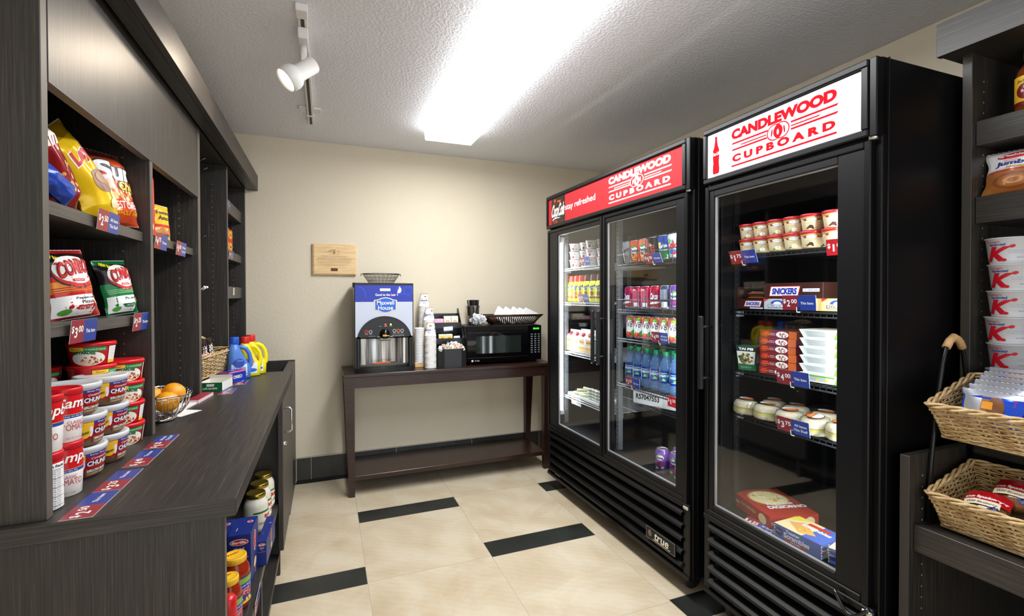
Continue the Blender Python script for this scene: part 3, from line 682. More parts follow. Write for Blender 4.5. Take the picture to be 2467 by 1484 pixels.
l_,U_,V_=leftbag(1.735,1.287,.22,.08,.42,-.562)
bag('snack_bag','green baked snack bag with an oval logo, beside the divider on the second left shelf','snack bag',.108,.160,.065,[(.55,mo('#157a45')),(.92,mo('#1d1b1b')),(1,mo('#0f6b3b'))],combos('','#8fcf8a',['Pizzeria'],'#157a45',4,.74,.82),22,l_,U_,V_)
l_,U_,V_=leftbag(1.34,1.287,.1,.0,.4,-.66)
bag('snack_bag','green snack bag mostly hidden behind the red snack bag on the second left shelf','snack bag',.145,.165,.06,[(.3,mo('#157a45')),(.6,mo('#e9e9e9')),(1,mo('#0f6b3b'))],lambda b,f:b.text(f,'PRETZEL',.03,.06,.01,G(GN),.001,w=.05),23,l_,U_,V_)
# thai noodle box and cookie bag
def fr(b,fn,W,H):
    b.patch(fn,W*.12,W*.8,H*.28,H*.86,G('#221d1c'),.0004); b.disc(fn,W*.46,H*.82,W*.13,W*.13,G('#8a6a2a'),.0008); b.text(fn,'THAI',W*.46,H*.65,H*.12,G(WH),.0008,w=W*.58,bold=.05); b.text(fn,'KITCHEN',W*.46,H*.565,H*.03,G(WH),.0008,w=W*.4)
    b.patch(fn,W*.12,W*.8,H*.46,H*.52,G('#8d2c86'),.0008); b.text(fn,'PAD THAI',W*.46,H*.49,H*.03,G(WH),.0012,w=W*.4); b.disc(fn,W*.5,H*.17,W*.42,H*.15,G('#f4eee0'),.0009,24); blob(b,fn,W*.5,H*.17,W*.36,['#f2dfa6','#e5c56d','#dba34e','#f7efd2','#6f9a3c'],60,8,.0012,1,1,.22)
carton('noodle_box','tall red noodle kit box standing on the middle left shelf','food box',.105,.045,.205,{'front':fr,'right':lambda b,fn,W,H:b.patch(fn,0,W,0,H,G('#c42d1f'),.0003)},(-.566,1.945,1.546),(.30,1,0),(-.02,0,1),base='#d8371f')
def dk(b,f):
    b.poly(f,[(-.045,.065),(0,.05),(.045,.065),(.045,.115),(-.045,.115)],G('#f7e07a'),.0012); b.text(f,'Famous',0,.1,.014,G('#5b3417'),.002,w=.07,bold=.03); b.text(f,'Amos',0,.08,.016,G('#1a1a1a'),.002,w=.06,bold=.02); b.patch(f,-.05,.05,.045,.055,G('#c0161c'),.001,8,1)
    for p in((-.03,.022),(-.012,.032),(.01,.02),(.03,.03)): b.disc(f,p[0],p[1],.016,.013,G('#b5753a'),.0018,14,2)
l_,U_,V_=leftbag(2.12,1.548,.08,.0,.35,-.572)
bag('cookie_bag','small yellow cookie bag beside the tall red noodle box','cookie bag',.105,.13,.045,[(.3,mo('#f1d9a0')),(1,mo('#efc23a'))],dk,31,l_,U_,V_)
# shelf tags
UY=(0,1,0); TL=(.12,0,1)
price_tag('2.50',['All Items','This Shelf'],'price tag reading $2.50 under the yellow chip bag',(-.524,1.527,1.506),UY,(.10,0,1))
price_tag('3.00',['This Item'],'price tag reading $3.00 under the red snack bag',(-.524,1.385,1.234),UY,(.10,.04,1))
price_tag('2.25',['This Item'],'price tag reading $2.25 under the green snack bag',(-.524,1.752,1.237),UY,(.10,.02,1))
price_tag('4.75',['This Item'],'price tag reading $4.75 in front of the red noodle box',(-.524,1.948,1.499),UY,(.10,0,1))
price_tag('1.00',['All Items','This Shelf'],'price tag reading $1.00 on the middle left shelf beside the cookie bag',(-.524,2.19,1.497),UY,(.10,0,1))
price_tag('1.00',['All Items','This Shelf'],'price tag under the orange boxes on the far left shelf',(-.524,3.24,1.556),UY,(.10,0,1))
price_tag('1.25',['This Item'],'price tag on the highest far left shelf edge',(-.524,3.17,1.845),UY,(.05,0,1))
# counter tags (lying flat, text running away along the counter)
for y,p,t,w in((1.25,'2.50',['This Item'],'nearest to the counter end'),(1.395,'3.25',['This Item'],'beside the clear-lid soup bowls'),(1.56,'4.40',['This Item'],'third from the counter end'),(1.715,'1.25',['All Items','This Shelf'],'beside the red pasta bowls at the divider'),(2.51,'2.50',['This Item'],'in front of the green carton'),(2.745,'2.50',['This Item'],'in front of the blue cookie carton')):
    x=-.462 if y<2 else (-.424 if y<2.6 else -.403)
    price_tag(p,t,'price tag lying flat on the left counter, '+w,(x+.027,y,ZC+.001),UY,(-1,.04,0),w=.14,h=.054)
# ================= soup cans & bowls on the counter =================
def zs_(T,k):
    for c in T.children:
        for v in c.data.vertices: v.co.z*=k
def soup_cup(name='soup_cup',back=False):
    T=thing(name,None,'soup cup'); R=lambda v:.0335-.0025*abs(v-.06)/.06
    b=MB(); b.lathe([(0,0),(.029,0),(.031,.002,G(WH,.3)),(.0335,.055,G('#2448a0',.3)),(.0337,.062,G('#c9a24a',.3)),(.0337,.0635,G(RD,.3)),(.033,.107)],G(WH,.3),28)
    f=cyl((0,0,0),lambda v:.0337,-PI/2)
    if back:
        f=cyl((0,0,0),lambda v:.0332,-PI/2)
        b.patch(f,-.028,.036,.004,.1,G('#f6f6f6'),.0006,10,1); b.text(f,'Nutrition Facts',.004,.094,.006,G(TXK),.001,w=.055,bold=.03)
        for i in range(17): b.patch(f,-.025,.033,.086-i*.0048,.0864-i*.0048+(.0006 if i%4==0 else 0),G('#333333'),.001,6,1); b.text(f,'Total Fat 0g 2%' if i%2 else 'Sodium 640mg 27%',.002,.0835-i*.0048,.0026,G('#333333'),.001,w=.045)
    else:
        b.text(f,"Campbell's",.03,.086,.030,G(WH),.0008,w=.135,shear=.25,bold=.02); b.text(f,'Soup on the Go',0,.0587,.0045,G(WH),.0006,w=.04)
        b.text(f,'CLASSIC',.003,.045,.007,G('#a5202a'),.0008,w=.032); b.text(f,'TOMATO',.003,.034,.013,G('#a5202a'),.0008,w=.052); b.text(f,'NET WT 11.1 OZ',0,.01,.003,G('#a5202a'),.0008,w=.03)
    b.build('cup_body',T)
    MB().lathe([(0,.119),(.024,.119),(.027,.1215),(.033,.1215),(.0345,.119),(.0345,.107),(.032,.106)],G('#c4121c',.35),28).build('lid',T)
    return T
a=soup_cup(); zs_(a,.975); SCAN=.1190
setM(a,(-.545,1.341,ZC),(.85,.52,0),(0,0,1)); a['label']='lower red and white soup cup with logo in the second stack on the counter'; a['group']='red-lidded soup cups'
def put(src,loc,U,label,group=None,V=(0,0,1)): o=dup(src,label=label,group=group); setM(o,loc,U,V); return o
put(a,(-.545,1.341,ZC+SCAN),(.55,.83,0),'upper tomato soup cup with white lower half in the second stack')
put(a,(-.546,1.260,ZC+SCAN),(.95,.3,0),'upper red and white soup cup nearest to the shelf end panel')
n=soup_cup(back=True); zs_(n,.975); setM(n,(-.546,1.258,ZC),(.80,.6,0),(0,0,1)); n['label']='lower soup cup turned to show its nutrition panel'; n['group']='red-lidded soup cups'
def chunky():
    T=thing('soup_bowl',None,'soup bowl'); b=MB(); Rv=lambda v:.046+.010*min(1,v/.06)
    P_=[(0,0),(.042,0),(.046,.003,G('#6b4a33',.3)),(.0485,.016,G('#a3141b',.3)),(.0548,.056,G('#e9e9ea',.3)),(.056,.060)]
    b.lathe(P_,G('#6b4a33',.3),32); f=cyl((0,0,0),lambda v:.0462+.0088*(v-.003)/.054+.0004,-PI/2+.38)
    b.patch(f,-.05,-.012,.04,.055,G('#f2c22b'),.0006,6,1); b.disc(f,-.028,.032,.011,.013,G('#f2c22b'),.001,16,2,rot=.4); b.text(f,'NEW!',-.028,.031,.006,G(TXK),.0016,w=.016,bold=.03,rot=.2)
    b.patch(f,-.012,.045,.0495,.0555,G('#2a3d98'),.0008,8,1); b.text(f,'Easy Peel Lid',.018,.0525,.0038,G(WH),.0012,w=.045)
    b.text(f,"Campbell's",.016,.0435,.006,G(WH),.001,w=.036,shear=.2); b.text(f,'CHUNKY',.018,.033,.0115,G('#20307a'),.001,w=.058,bold=.09); b.text(f,'CHUNKY',.018,.033,.0105,G(WH),.0014,w=.054,bold=.03)
    b.patch(f,-.005,.045,.0255,.027,G('#e2541c'),.001,6,1)
    b.patch(f,-.012,.048,.006,.0205,G('#6b4630'),.001,8,1); b.text(f,'SIRLOIN BURGER',.018,.0165,.0055,G(WH),.0014,w=.054,bold=.02); b.text(f,'COUNTRY VEGETABLES',.018,.0095,.004,G('#e8d9b0'),.0014,w=.052)
    for sx in(-1,1): b.disc(f,.018+sx*.034,.034,.004,.012,G('#e8e8f2'),.0009,10)
    b.build('bowl_body',T)
    LD=mat('#dfe3e6',.25,0,0,.5,0,.82)
    MB().lathe([(0,.068),(.046,.0678),(.050,.0702),(.0575,.0702),(.0585,.067),(.0585,.059),(.0565,.0585)],LD,36).build('lid',T)
    return T
c=chunky(); zs_(c,1.09)
setM(c,(-.569,1.466,ZC),(.86,.5,0),(0,0,1)); c['label']='clear-lidded dark red soup bowl, bottom of the nearer stack'; c['group']='clear-lidded soup bowls'
for st,(x,y) in enumerate(((-.569,1.466),(-.56,1.578))):
    for k in range(3):
        if st==0 and k==0: continue
        if st==0 and k==2: x,y=-.575,1.455
        put(c,(x,y,ZC+k*.077),((.86,.5,0),(.66,.75,0),(.8,.6,0))[(k+st)%3],'clear-lidded dark red soup bowl, %s of the %s stack'%(('bottom','middle','top')[k],('nearer','farther')[st]))
def pasta_bowl(v):
    T=thing('pasta_bowl',None,'pasta bowl'); b=MB()
    b.lathe([(0,0),(.040,0),(.044,.002,G('#c91c22',.3)),(.0515,.048)],G('#c91c22',.3),32); f=cyl((0,0,0),lambda v_:.0443+.0072*v_/.048+.0004,-PI/2)
    b.patch(f,-.04,-.008,.036,.046,G('#f4d13a'),.0008,6,1); b.patch(f,-.008,.035,.036,.046,G('#1f9a50'),.0008,6,1); b.text(f,'15 vitamins & minerals',.014,.041,.004,G(WH),.0012,w=.038); b.text(f,'New!',-.024,.041,.005,G('#c91c22'),.0012,w=.018)
    b.disc(f,.0,.018,.034,.018,G('#f3efe2'),.0009,20,3); b.text(f,'BOYARDEE',-.008,.031,.008,G('#12632f'),.0012,w=.044,bold=.06,bend=.3); blob(b,f,.006,.014,.014,['#cf4a24','#e7a65b','#f5dcae','#6aa338','#b02a1c'],22,v,.0014,1.5,.7)
    b.patch(f,.042,.068,.004,.046,G('#f2f2f2'),.0009,6,1)
    for i in range(9): b.patch(f,.044,.066,.041-i*.0043,.0416-i*.0043,G('#666666'),.0013,4,1)
    b.patch(f,.042,.068,.004,.012,G('#f4d13a'),.0012,5,1)
    b.build('bowl_body',T)
    MB().lathe([(0,.0555),(.04,.0558),(.045,.0575),(.053,.057),(.0545,.054),(.0545,.048),(.0515,.047)],G('#cf1a20',.3),32).build('lid',T)
    return T
pb=pasta_bowl(3); zs_(pb,1.1); setM(pb,(-.569,1.745,ZC),(.8,.6,0),(0,0,1)); pb['label']='red-lidded pasta bowl, lowest of the stack against the divider'; pb['group']='red-lidded pasta bowls'
B2=(-.569,1.745); B1=(-.575,1.690)
pb.location.x,pb.location.y=B2
for k in range(1,4): put(pb,(B2[0],B2[1],ZC+k*.063),((.8,.6,0),(.95,.3,0),(.7,.7,0))[k%3],'red-lidded pasta bowl, %s of the stack against the divider'%('lowest','second','third','topmost')[k])
for k in range(5): put(pb,(-.605-.0*k,1.648,ZC+k*.063),((.9,.45,0),(.6,.8,0),(.85,.5,0),(.3,.95,0),(.97,.2,0))[k],'red-lidded pasta bowl, %s of the tallest stack'%('lowest','second','third','fourth','topmost')[k])
for k in range(4): put(pb,(-.715,1.62,ZC+k*.063),(.7,.7,0),'red-lidded pasta bowl, %s of the back stack in shadow'%('lowest','second','third','topmost')[k])
# ================= fruit bowl, papers =================
FB=thing('fruit_bowl','oval chrome wire fruit bowl with oranges on the counter','bowl',(-.545,2.02,ZC),math.radians(8))
b=MB(); b.lathe([(.038,.0),(.046,.004),(.046,.010),(.040,.014)],CHROME,28,sq=(1,1.25)); b.build('foot_ring',FB)
b=MB(); el=lambda a,r,s,z:(r*math.cos(a),r*s*math.sin(a),z)
b.tube([el(2*PI*i/40,.088,1.55,.088+.012*abs(math.sin(2*PI*i/40))) for i in range(40)],.0028,CHROME,6,closed=True); b.tube([el(2*PI*i/40,.085,1.55,.079+.012*abs(math.sin(2*PI*i/40))) for i in range(40)],.0018,CHROME,6,closed=True); b.build('rim',FB)
b=MB()
for i in range(32):
    a=2*PI*i/32; b.tube([el(a,.040,1.3,.012),el(a,.062,1.45,.026),el(a,.080,1.53,.052),el(a,.087,1.55,.086+.012*abs(math.sin(a)))],.0014,CHROME,5)
b.build('wire_ribs',FB)
om,nt,bs=nodes('orange_peel',.38); tn=N(nt,'ShaderNodeTexNoise',Scale=450.0,Detail=1.0); bp=N(nt,'ShaderNodeBump',Strength=.25,Distance=.0008); nt.links.new(tn.outputs[0],bp.inputs['Height']); nt.links.new(bp.outputs[0],bs.inputs['Normal']); n2=N(nt,'ShaderNodeTexNoise',Scale=18.0); rr=ramp(nt,n2.outputs[0],[(.3,'#e88d06'),(.7,'#f6a81c')]); nt.links.new(rr.outputs[0],bs.inputs['Base Color'])
def sph(r,k=1,n=14): return [(r*math.sin(PI*i/n),-r*k*math.cos(PI*i/n)) for i in range(n+1)]
o0=thing('orange',None,'orange'); MB().lathe(sph(.038,.94),om,28).build('peel',o0); MB().lathe([(0,.0345),(.003,.036),(.005,.0352)],G('#6f7a3a'),10).build('stem_scar',o0)
for i,(x,y,z,l) in enumerate(((-.515,1.965,.972,'orange nearest in the wire fruit bowl'),(-.578,2.03,.980,'orange at the back of the wire fruit bowl'),(-.516,2.048,.988,'orange on the right in the wire fruit bowl'))):
    o=o0 if i==0 else dup(o0); o.location=(x,y,z); o.rotation_euler=(.3*i,.2,.5*i); o['label']=l; o['group']='oranges'
b=MB(); b.box(-.05,.05,-.075,.075,0,.006,G('#f1f0ee')); o=tag(b.build('paper_stack'),'stack of white paper sheets on the counter behind the fruit bowl','paper'); place(o,(-.552,2.20,ZC+.0005),-.15)
b=MB(); b.box(-.022,.022,-.085,.085,0,.014,G('#e6c9cf')).box(-.022,.022,-.085,.085,.0135,.0145,mat('#9a2f3c',.35)); o=tag(b.build('card_stack'),'stack of maroon price cards beside the white papers','cards'); place(o,(-.498,2.355,ZC+.0005),-.12)
b=MB(); b.box(-.035,.035,-.05,.05,0,.001,G('#f1f0ee')); place(tag(b.build('paper_slip'),'white paper slip lying beside the wire fruit bowl foot','paper'),(-.50,2.10,ZC+.0005),-.5)
# ================= cartons, detergent =================
def gf(b,fn,W,H): b.patch(fn,0,W,0,H,G('#14663a',.35),.0003); b.text(fn,'LIFE SAVERS',W*.5,H*.32,H*.2,G(WH),.0008,w=W*.6,bold=.03); b.poly(fn,[(W*.35,H*.55),(W*.65,H*.55),(W*.68,H*.85),(W*.35,H*.85)],G('#dfe9e0'),.0008)
T=thing('mint_carton','open green counter display carton in front of the wicker basket','carton'); b=MB(); w,d,h=.10,.13,.040
for x0_,x1_,y0_,y1_ in((-w/2,w/2,0,.002),(-w/2,w/2,d-.002,d),(-w/2,-w/2+.002,.002,d-.002),(w/2-.002,w/2,.002,d-.002)): b.box(x0_,x1_,y0_,y1_,0,h,G('#e9e8e2'))
b.box(-w/2,w/2,0,d,0,.002,G('#b9aa92')); gf(b,flat((-w/2,-.0003,0),(1,0,0),(0,0,1)),w,h); b.build('tray',T); MB().box(-w/2,w/2,d,d+.002,0,.056,G('#d8d2c6')).build('back_flap',T); setM(T,(-.497,2.535,ZC+.0005),(1,-.16,0),(0,0,1))
def of(b,fn,W,H): b.patch(fn,0,W,0,H,G('#1d37a8',.3),.0003); b.text(fn,'OREO',W*.5,H*.45,min(H*.35,W*.2),G('#0d1c60'),.0006,w=min(W,.09)*.78,bold=.12,rot=0); b.text(fn,'OREO',W*.5,H*.45,min(H*.3,W*.18),G(WH),.001,w=min(W,.09)*.7,bold=.03); b.patch(fn,0,W,H*.86,H,G('#e66b9a'),.0006)
carton('cookie_carton','dark blue cookie carton beside the green display carton','carton',.056,.12,.055,{'front':of,'top':of,'right':of},(-.478,2.745,ZC+.0005),(.86,-.50,0),base='#1d37a8')
def jug(label,body,cap,lblA,lblB,txt,loc,rz,s=1.0):
    T=thing('detergent_bottle',label,'bottle'); m=G(body,.28); b=MB()
    # shaped flat jug: stacked rounded sections with a handle hole on the right
    secs=[(0,.052,.034,0),(.006,.058,.038,0),(.055,.060,.040,0),(.085,.054,.040,-.005),(.11,.045,.040,-.013),(.15,.035,.036,-.022),(.18,.028,.030,-.026),(.195,.022,.022,-.026),(.205,.020,.020,-.026)]
    n=28; vs=[]
    for z,rx,ry,ox in secs:
        for i in range(n):
            a=2*PI*i/n; c_,s_=math.cos(a),math.sin(a); vs.append((ox+rx*abs(c_)**.75*(1 if c_>0 else -1),ry*abs(s_)**.75*(1 if s_>0 else -1),z))
    fs=[(j*n+i,j*n+(i+1)%n,(j+1)*n+(i+1)%n,(j+1)*n+i) for j in range(len(secs)-1) for i in range(n)]+[tuple(range(n))[::-1]]
    b.add(vs,fs,m,True)
    def ff(u,v,e=0):
        for (z0_,a0_,b0_,o0_),(z1_,a1_,b1_,o1_) in zip(secs,secs[1:]):
            if v<=z1_:
                k=(v-z0_)/(z1_-z0_); rx,ry,ox=a0_+(a1_-a0_)*k,b0_+(b1_-b0_)*k,o0_+(o1_-o0_)*k; break
        q=max(-.98,min(.98,(u-ox)/rx)); c_=abs(q)**(1/.75); s_=math.sqrt(max(0,1-c_*c_)); return Vector((u,-(ry*s_**.75+e),v))
    b.patch(ff,-.044,.036,.018,.085,G(lblB,.3),.0008,12,8); b.disc(ff,-.006,.092,.030,.026,G(lblA,.3),.0014,20,5)
    txt(b,ff); b.build('bottle_body',T)
    MB().tube([(-.01,0,.180),(.015,0,.182),(.036,0,.170),(.053,0,.142),(.060,0,.105),(.058,0,.07),(.046,0,.055)],[.012,.0125,.012,.0115,.0115,.012,.012],m,12).build('handle',T)
    MB().lathe([(.02,.198),(.023,.2),(.0245,.205),(.0245,.235),(.0225,.24),(0,.24)],G(cap,.35),24,(-.024,0,0)).build('cap',T)
    o=T; o.location=loc; o.rotation_euler=(0,0,rz); o.scale=(s,s,s); return T
def dt(b,f): b.text(f,'Downy',0,.063,.017,G('#2a2f4c'),.0022,w=.06); b.text(f,'Ultra',0,.082,.005,G('#2a2f4c'),.0022,w=.02); b.disc(f,.005,.03,.03,.009,G('#4aa3dc'),.0016,16,2); b.text(f,'Downy',0,.105,.006,G(WH),.003,w=.03)
jug('blue fabric softener jug with a blue cap at the far end of the counter','#4f7fcf','#1f57c8','#2a4fae','#cfe3f6',dt,(-.432,2.885,ZC+.0005),.30,.92)
def tt(b,f): b.disc(f,-.006,.092,.026,.022,G('#f08a1c'),.002,20,3); b.disc(f,-.006,.092,.019,.016,G('#f6cf2a'),.0026,20,3); b.text(f,'Tide',-.006,.092,.013,G('#1b3fae'),.0034,w=.036,bold=.05); b.text(f,'Simply',.0,.07,.007,G('#2b54b8'),.0022,w=.03); b.disc(f,0,.038,.034,.012,G('#2f6fd0'),.0016,16,2)
jug('yellow detergent jug with a red cap between the blue jug and the other yellow jug','#efe01b','#d22a26','#cfe0f3','#e4eef8',tt,(-.392,2.958,ZC+.0005),.30,.90)
jug('yellow detergent jug with a red cap, last one at the counter end','#efe01b','#d22a26','#cfe0f3','#e4eef8',tt,(-.372,3.022,ZC+.0005),.30,.92)
# ================= far left bay =================
def bf(b,fn,W,H): b.patch(fn,0,W,0,H,G('#3f62bd',.35),.0003); b.text(fn,'CASCADE',W*.5,H*.5,W*.28,G(WH),.0008,w=H*.6,rot=PI/2)
for i,(y,h) in enumerate(((3.15,.155),(3.24,.14))): carton('detergent_box','blue detergent box on the second far left shelf, %s'%('nearer one' if i==0 else 'beside the orange boxes'),'box',.07,.045,h,{'front':bf},(-.565,y,1.613),(.2,1,0),base='#4a6fc4' if i==0 else '#7ab0dd')
def rf(b,fn,W,H): b.disc(fn,W*.62,H*.55,W*.34,H*.36,G('#f4a81c'),.0005); b.disc(fn,W*.62,H*.55,W*.24,H*.26,G(YE),.0008); b.text(fn,'Tide',W*.62,H*.55,H*.2,G('#233f9c'),.0012,w=W*.36,bold=.04)
for i in range(4): carton('soap_box','small orange detergent box on the second far left shelf, %s'%('front lower','front upper','rear lower','rear upper')[i],'box',.085,.05,.075,{'front':rf},(-.566-.0*i,3.365+.11*(i//2),1.613+.0755*(i%2)),(.2,1,0),base='#e2421d')
for i in range(3): carton('tea_box','small cream packet box on the lowest far left shelf, %s'%('nearest','middle','farthest')[i],'box',.07,.05,.062,{'front':lambda b,fn,W,H:b.patch(fn,W*.1,W*.3,0,H,G('#d9a0a0'),.0004)},(-.566,3.16+.085*i,1.398),(.15,1,0),base='#d9d6c8')
price_tag('1.00',['x'],'small white tag on the lowest far left shelf edge',(-.529,3.36,1.345),UY,(.02,0,1),red='#e5e4e0',blue='#e5e4e0',w=.05,h=.045)
for i,(y,z,m,l) in enumerate(((2.62,1.98,BLK,'highest'),(2.66,1.945,BLK,'second highest'),(2.62,1.615,BLK,'middle'))):
    b=MB(); b.tube([(XB+.011,y,z),(-.60,y,z),(-.545,y,z-.002),(-.525,y,z+.012)],.004,m,8); tag(b.build('peg_hook'),'black metal display hook behind the second divider, %s'%l,'hook')
for i in range(2):
    b=MB(); b.tube([(XB+.011,2.60+.05*i,1.37),(-.60,2.60+.05*i,1.37),(-.55,2.60+.05*i,1.368),(-.53,2.60+.05*i,1.38)],.003,CHROME,8); b.lathe(sph(.006),G(WH),10,(-.529,2.60+.05*i,1.382)); tag(b.build('peg_hook'),'silver display hook with a white tip, %s'%('nearer','farther')[i],'hook')
# ================= wicker =================
def wicker(par,x0,x1,y0,y1,z0,z1,fl,rows,st,r,m,thick=True,bottom=True):
    """rectangular flared basket woven of willow; fl = outward flare at the top"""
    def per(k,n,off=0):
        f=fl*k; X0,X1,Y0,Y1=x0-f-off,x1+f+off,y0-f-off,y1+f+off; a,c=X1-X0,Y1-Y0; P=2*(a+c)
        def at(s):
            s%=P
            if s<a: return (X0+s,Y0,0,-1)
            s-=a
            if s<c: return (X1,Y0+s,1,0)
            s-=c
            if s<a: return (X1-s,Y1,0,1)
            s-=a; return (X0,Y1-s,-1,0)
        return at,P
    at0,P0=per(0,0); ns=max(8,int(P0/st)); ns+=ns%2
    b=MB()
    for j in range(rows):
        k=(j+.5)/rows; at,P=per(k,0); z=z0+(z1-z0)*k; pts=[]
        for i in range(ns*2):
            s=P*i/(ns*2); x,y,nx,ny=at(s); o=r*1.3*math.sin(PI*(i/2+j)+PI/4) if i%2==0 else 0
            o=r*1.25*(1 if ((i//2+j)%2==0) else -1)*(1 if i%2==0 else 0)
            pts.append((x+nx*o,y+ny*o,z+r*.4*math.sin(i*1.7+j)))
        b.tube(pts,r,m,5,closed=True)
    b.build('woven_side',par)
    b=MB()
    for i in range(ns):
        p=[]
        for k in(0,.5,1): at,P=per(k,0); x,y,nx,ny=at(P*(i)/ns); p.append((x,y,z0+(z1-z0)*k))
        b.tube(p,r*.95,m,5)
    b.build('stakes',par)
    b=MB()
    for q in range(3):
        at,P=per(1,0); nn=ns*4; b.tube([(lambda t,ph:(t[0]+t[2]*r*1.8*math.cos(ph),t[1]+t[3]*r*1.8*math.cos(ph),z1+r*1.2+r*1.8*math.sin(ph)))(at(P*i/nn),i*.45+q*2.1) for i in range(nn)],r*1.25,m,6,closed=True)
    b.build('braided_rim',par)
    if bottom:
        b=MB(); nx_=int((y1-y0)/(r*2.1))
        for i in range(nx_): y=y0+(y1-y0)*(i+.5)/nx_; b.tube([(x0+(x1-x0)*t/6,y,z0+r*.8*(1 if (t+i)%2 else -1)) for t in range(7)],r,m,5)
        b.tube([(x0,y0,z0),(x1,y0,z0),(x1,y1,z0),(x0,y1,z0)],r*1.7,m,6,closed=True); b.build('woven_base',par)
WB=thing('wicker_basket','rectangular wicker basket with a handle full of dark snack bars on the counter','basket',(0,0,0))
wicker(WB,-.075,.075,-.145,.145,.0,.105,.028,11,.040,.0032,WICK)
b=MB(); b.tube([(.0,-.172+.344*t/16,.10+.085*math.sin(PI*t/16)) for t in range(17)],.0045,BLK,8); h=b.build('handle',WB)
MB().tube([(.0,-.172+.344*t/16,.10+.085*math.sin(PI*t/16)) for t in range(5,12)],.0085,WICK,8).build('handle_wrap',h)
b=MB()
for y in(-.13,.13): b.tube([(.07,y,-.004),(.075,y,-.02),(.06,y,-.034)],.0035,BLK,6).tube([(-.07,y,-.004),(-.075,y,-.02),(-.06,y,-.034)],.0035,BLK,6)
b.build('stand_foot',WB); setM(WB,(-.598,2.80,ZC+.046),(1,-.22,0),(-.10,0,1))
def bar(name,label,cat,col,w,h,loc,U,V,txt,tc,group,seed):
    f=bagfn(w,h,.016,seed); T=thing(name,label,cat,group=group); b=MB(); m=mat(col,.2,.15); nu,nv=6,14
    for s in(-1,1):
        for j in range(nv):
            vs=[f(-w/2+w*i/nu,h*(j+q)/nv,0,s) for q in(0,1) for i in range(nu+1)]; b.add(vs,[((i,i+1,nu+2+i,nu+1+i) if s<0 else (i+1,i,nu+1+i,nu+2+i)) for i in range(nu)],m,True)
    b.text(f,txt,0,h/2,w*.45,G(tc),.001,w=h*.6,rot=PI/2,bold=.03); b.build('wrapper',T); setM(T,loc,U,V); return T
for i in range(6):
    bar('snack_bar','dark wrapped snack bar standing in the wicker basket, %s from the near end'%ORD[i],'snack bar','#241416',.038,.135,(-.565+.006*(i%2),2.735+.036*i,ZC+.085),(.35,.9,.0),(-.12,.12*(i%3-1),1),'DARK',WH if i%2 else '#b09a8a','snack bars in the wicker basket',i+40)
for i in range(3): bar('candy_packet','red candy packet lying in the wicker basket, %s'%('nearest','middle','farthest')[i],'candy packet','#c41a20',.045,.09,(-.535,2.69+.045*i,ZC+.135),(0,1,.2),(-.9,0,.35),'KitKat',WH,'red candy packets in the wicker basket',i+60)
# ================= lower left cabinet =================
def jar(name,label,r,h,content,lid,labelfn,loc,rz,s=1,lidtop=None,lr=None):
    T=thing(name,label,'jar'); lr=lr or r*.78
    b=MB(); b.lathe([(0,.001),(r*.9,.001),(r*.98,.008),(r,.02),(r,h*.66),(r*.93,h*.76),(r*.76,h*.84),(r*.72,h*.88)],G(content,.12),32); f=cyl((0,0,0),r+.0006,-PI/2); labelfn(b,f,r,h); b.build('jar_body',T)
    l=MB(); l.lathe([(lr*.98,h*.865),(lr,h*.87),(lr,h*.97),(lr*.95,h*.985),(lr*.9,h*.98),(0,h*.98)],mat(*lid),32)
    for i in range(28): a=2*PI*i/28; l.box(-.0008,.0008,-.0008,0,h*.875,h*.955,mat(*lid),xf=lambda p,a=a:Vector((lr*math.cos(a)-p.y*0+p.x*math.sin(a),lr*math.sin(a)+p.x*math.cos(a),p.z)))
    if lidtop: lidtop(l,flat((0,0,h*.981),(1,0,0),(0,1,0)),lr)
    l.build('lid',T); T.location=loc; T.rotation_euler=(0,0,rz); return T
def rl_(b,f,r,h):
    b.patch(f,-r*1.3,r*1.3,h*.12,h*.62,G('#2b3f9c',.35),.0004,14,1); b.patch(f,-r*1.3,r*1.3,h*.5,h*.6,G('#7fae3a',.35),.0008,12,1); b.patch(f,-r*1.3,r*1.3,h*.12,h*.17,G('#f1d33c'),.0008,12,1)
    b.text(f,'RAGU',0,h*.33,h*.14,G(WH),.001,w=r*1.9,bold=.1); b.text(f,'RAGU',0,h*.33,h*.125,G('#c01a20'),.0014,w=r*1.8,bold=.05); b.text(f,'Old World Style',0,h*.45,h*.05,G(WH),.001,w=r*1.6); blob(b,f,0,h*.2,r*.5,['#e8c23c','#c0391f','#f0d96a'],14,2,.001,1.6,.4)
def lt_(l,fn,lr): l.text(fn,'RAGU',0,lr*.3,lr*.3,G('#c24a1c'),.0004,w=lr*1.0,bold=.04); l.disc(fn,0,0,lr*.85,lr*.85,G('#c97a1c'),.0003,28,r0=.96)
jar('sauce_jar','large tomato sauce jar with a yellow lid on the lower left shelf',.0425,.165,'#8c2812',('#f2bd2c',.35),rl_,(-.270,1.690,.3675),.6,lidtop=lt_)
jar('sauce_jar','smaller tomato sauce jar with a yellow lid in front of the large one',.034,.160,'#8c2812',('#f2c42c',.35),rl_,(-.268,1.575,.3675),.8,lidtop=lt_)
def al_(b,f,r,h): b.patch(f,-r*1.2,r*1.2,h*.1,h*.55,G('#efe8d4'),.0004,12,1); b.patch(f,-r*1.2,r*1.2,h*.5,h*.55,G('#2b6a3a'),.0008,10,1); b.text(f,'RAGU',r*.4,h*.4,h*.1,G('#c01a20'),.001,w=r*1.3,bold=.06); b.text(f,'Classic Alfredo',0,h*.25,h*.06,G('#3a2a1a'),.001,w=r*1.6); b.patch(f,-r*2.4,-r*1.3,h*.12,h*.5,G('#d9d4c6'),.0004,8,1)
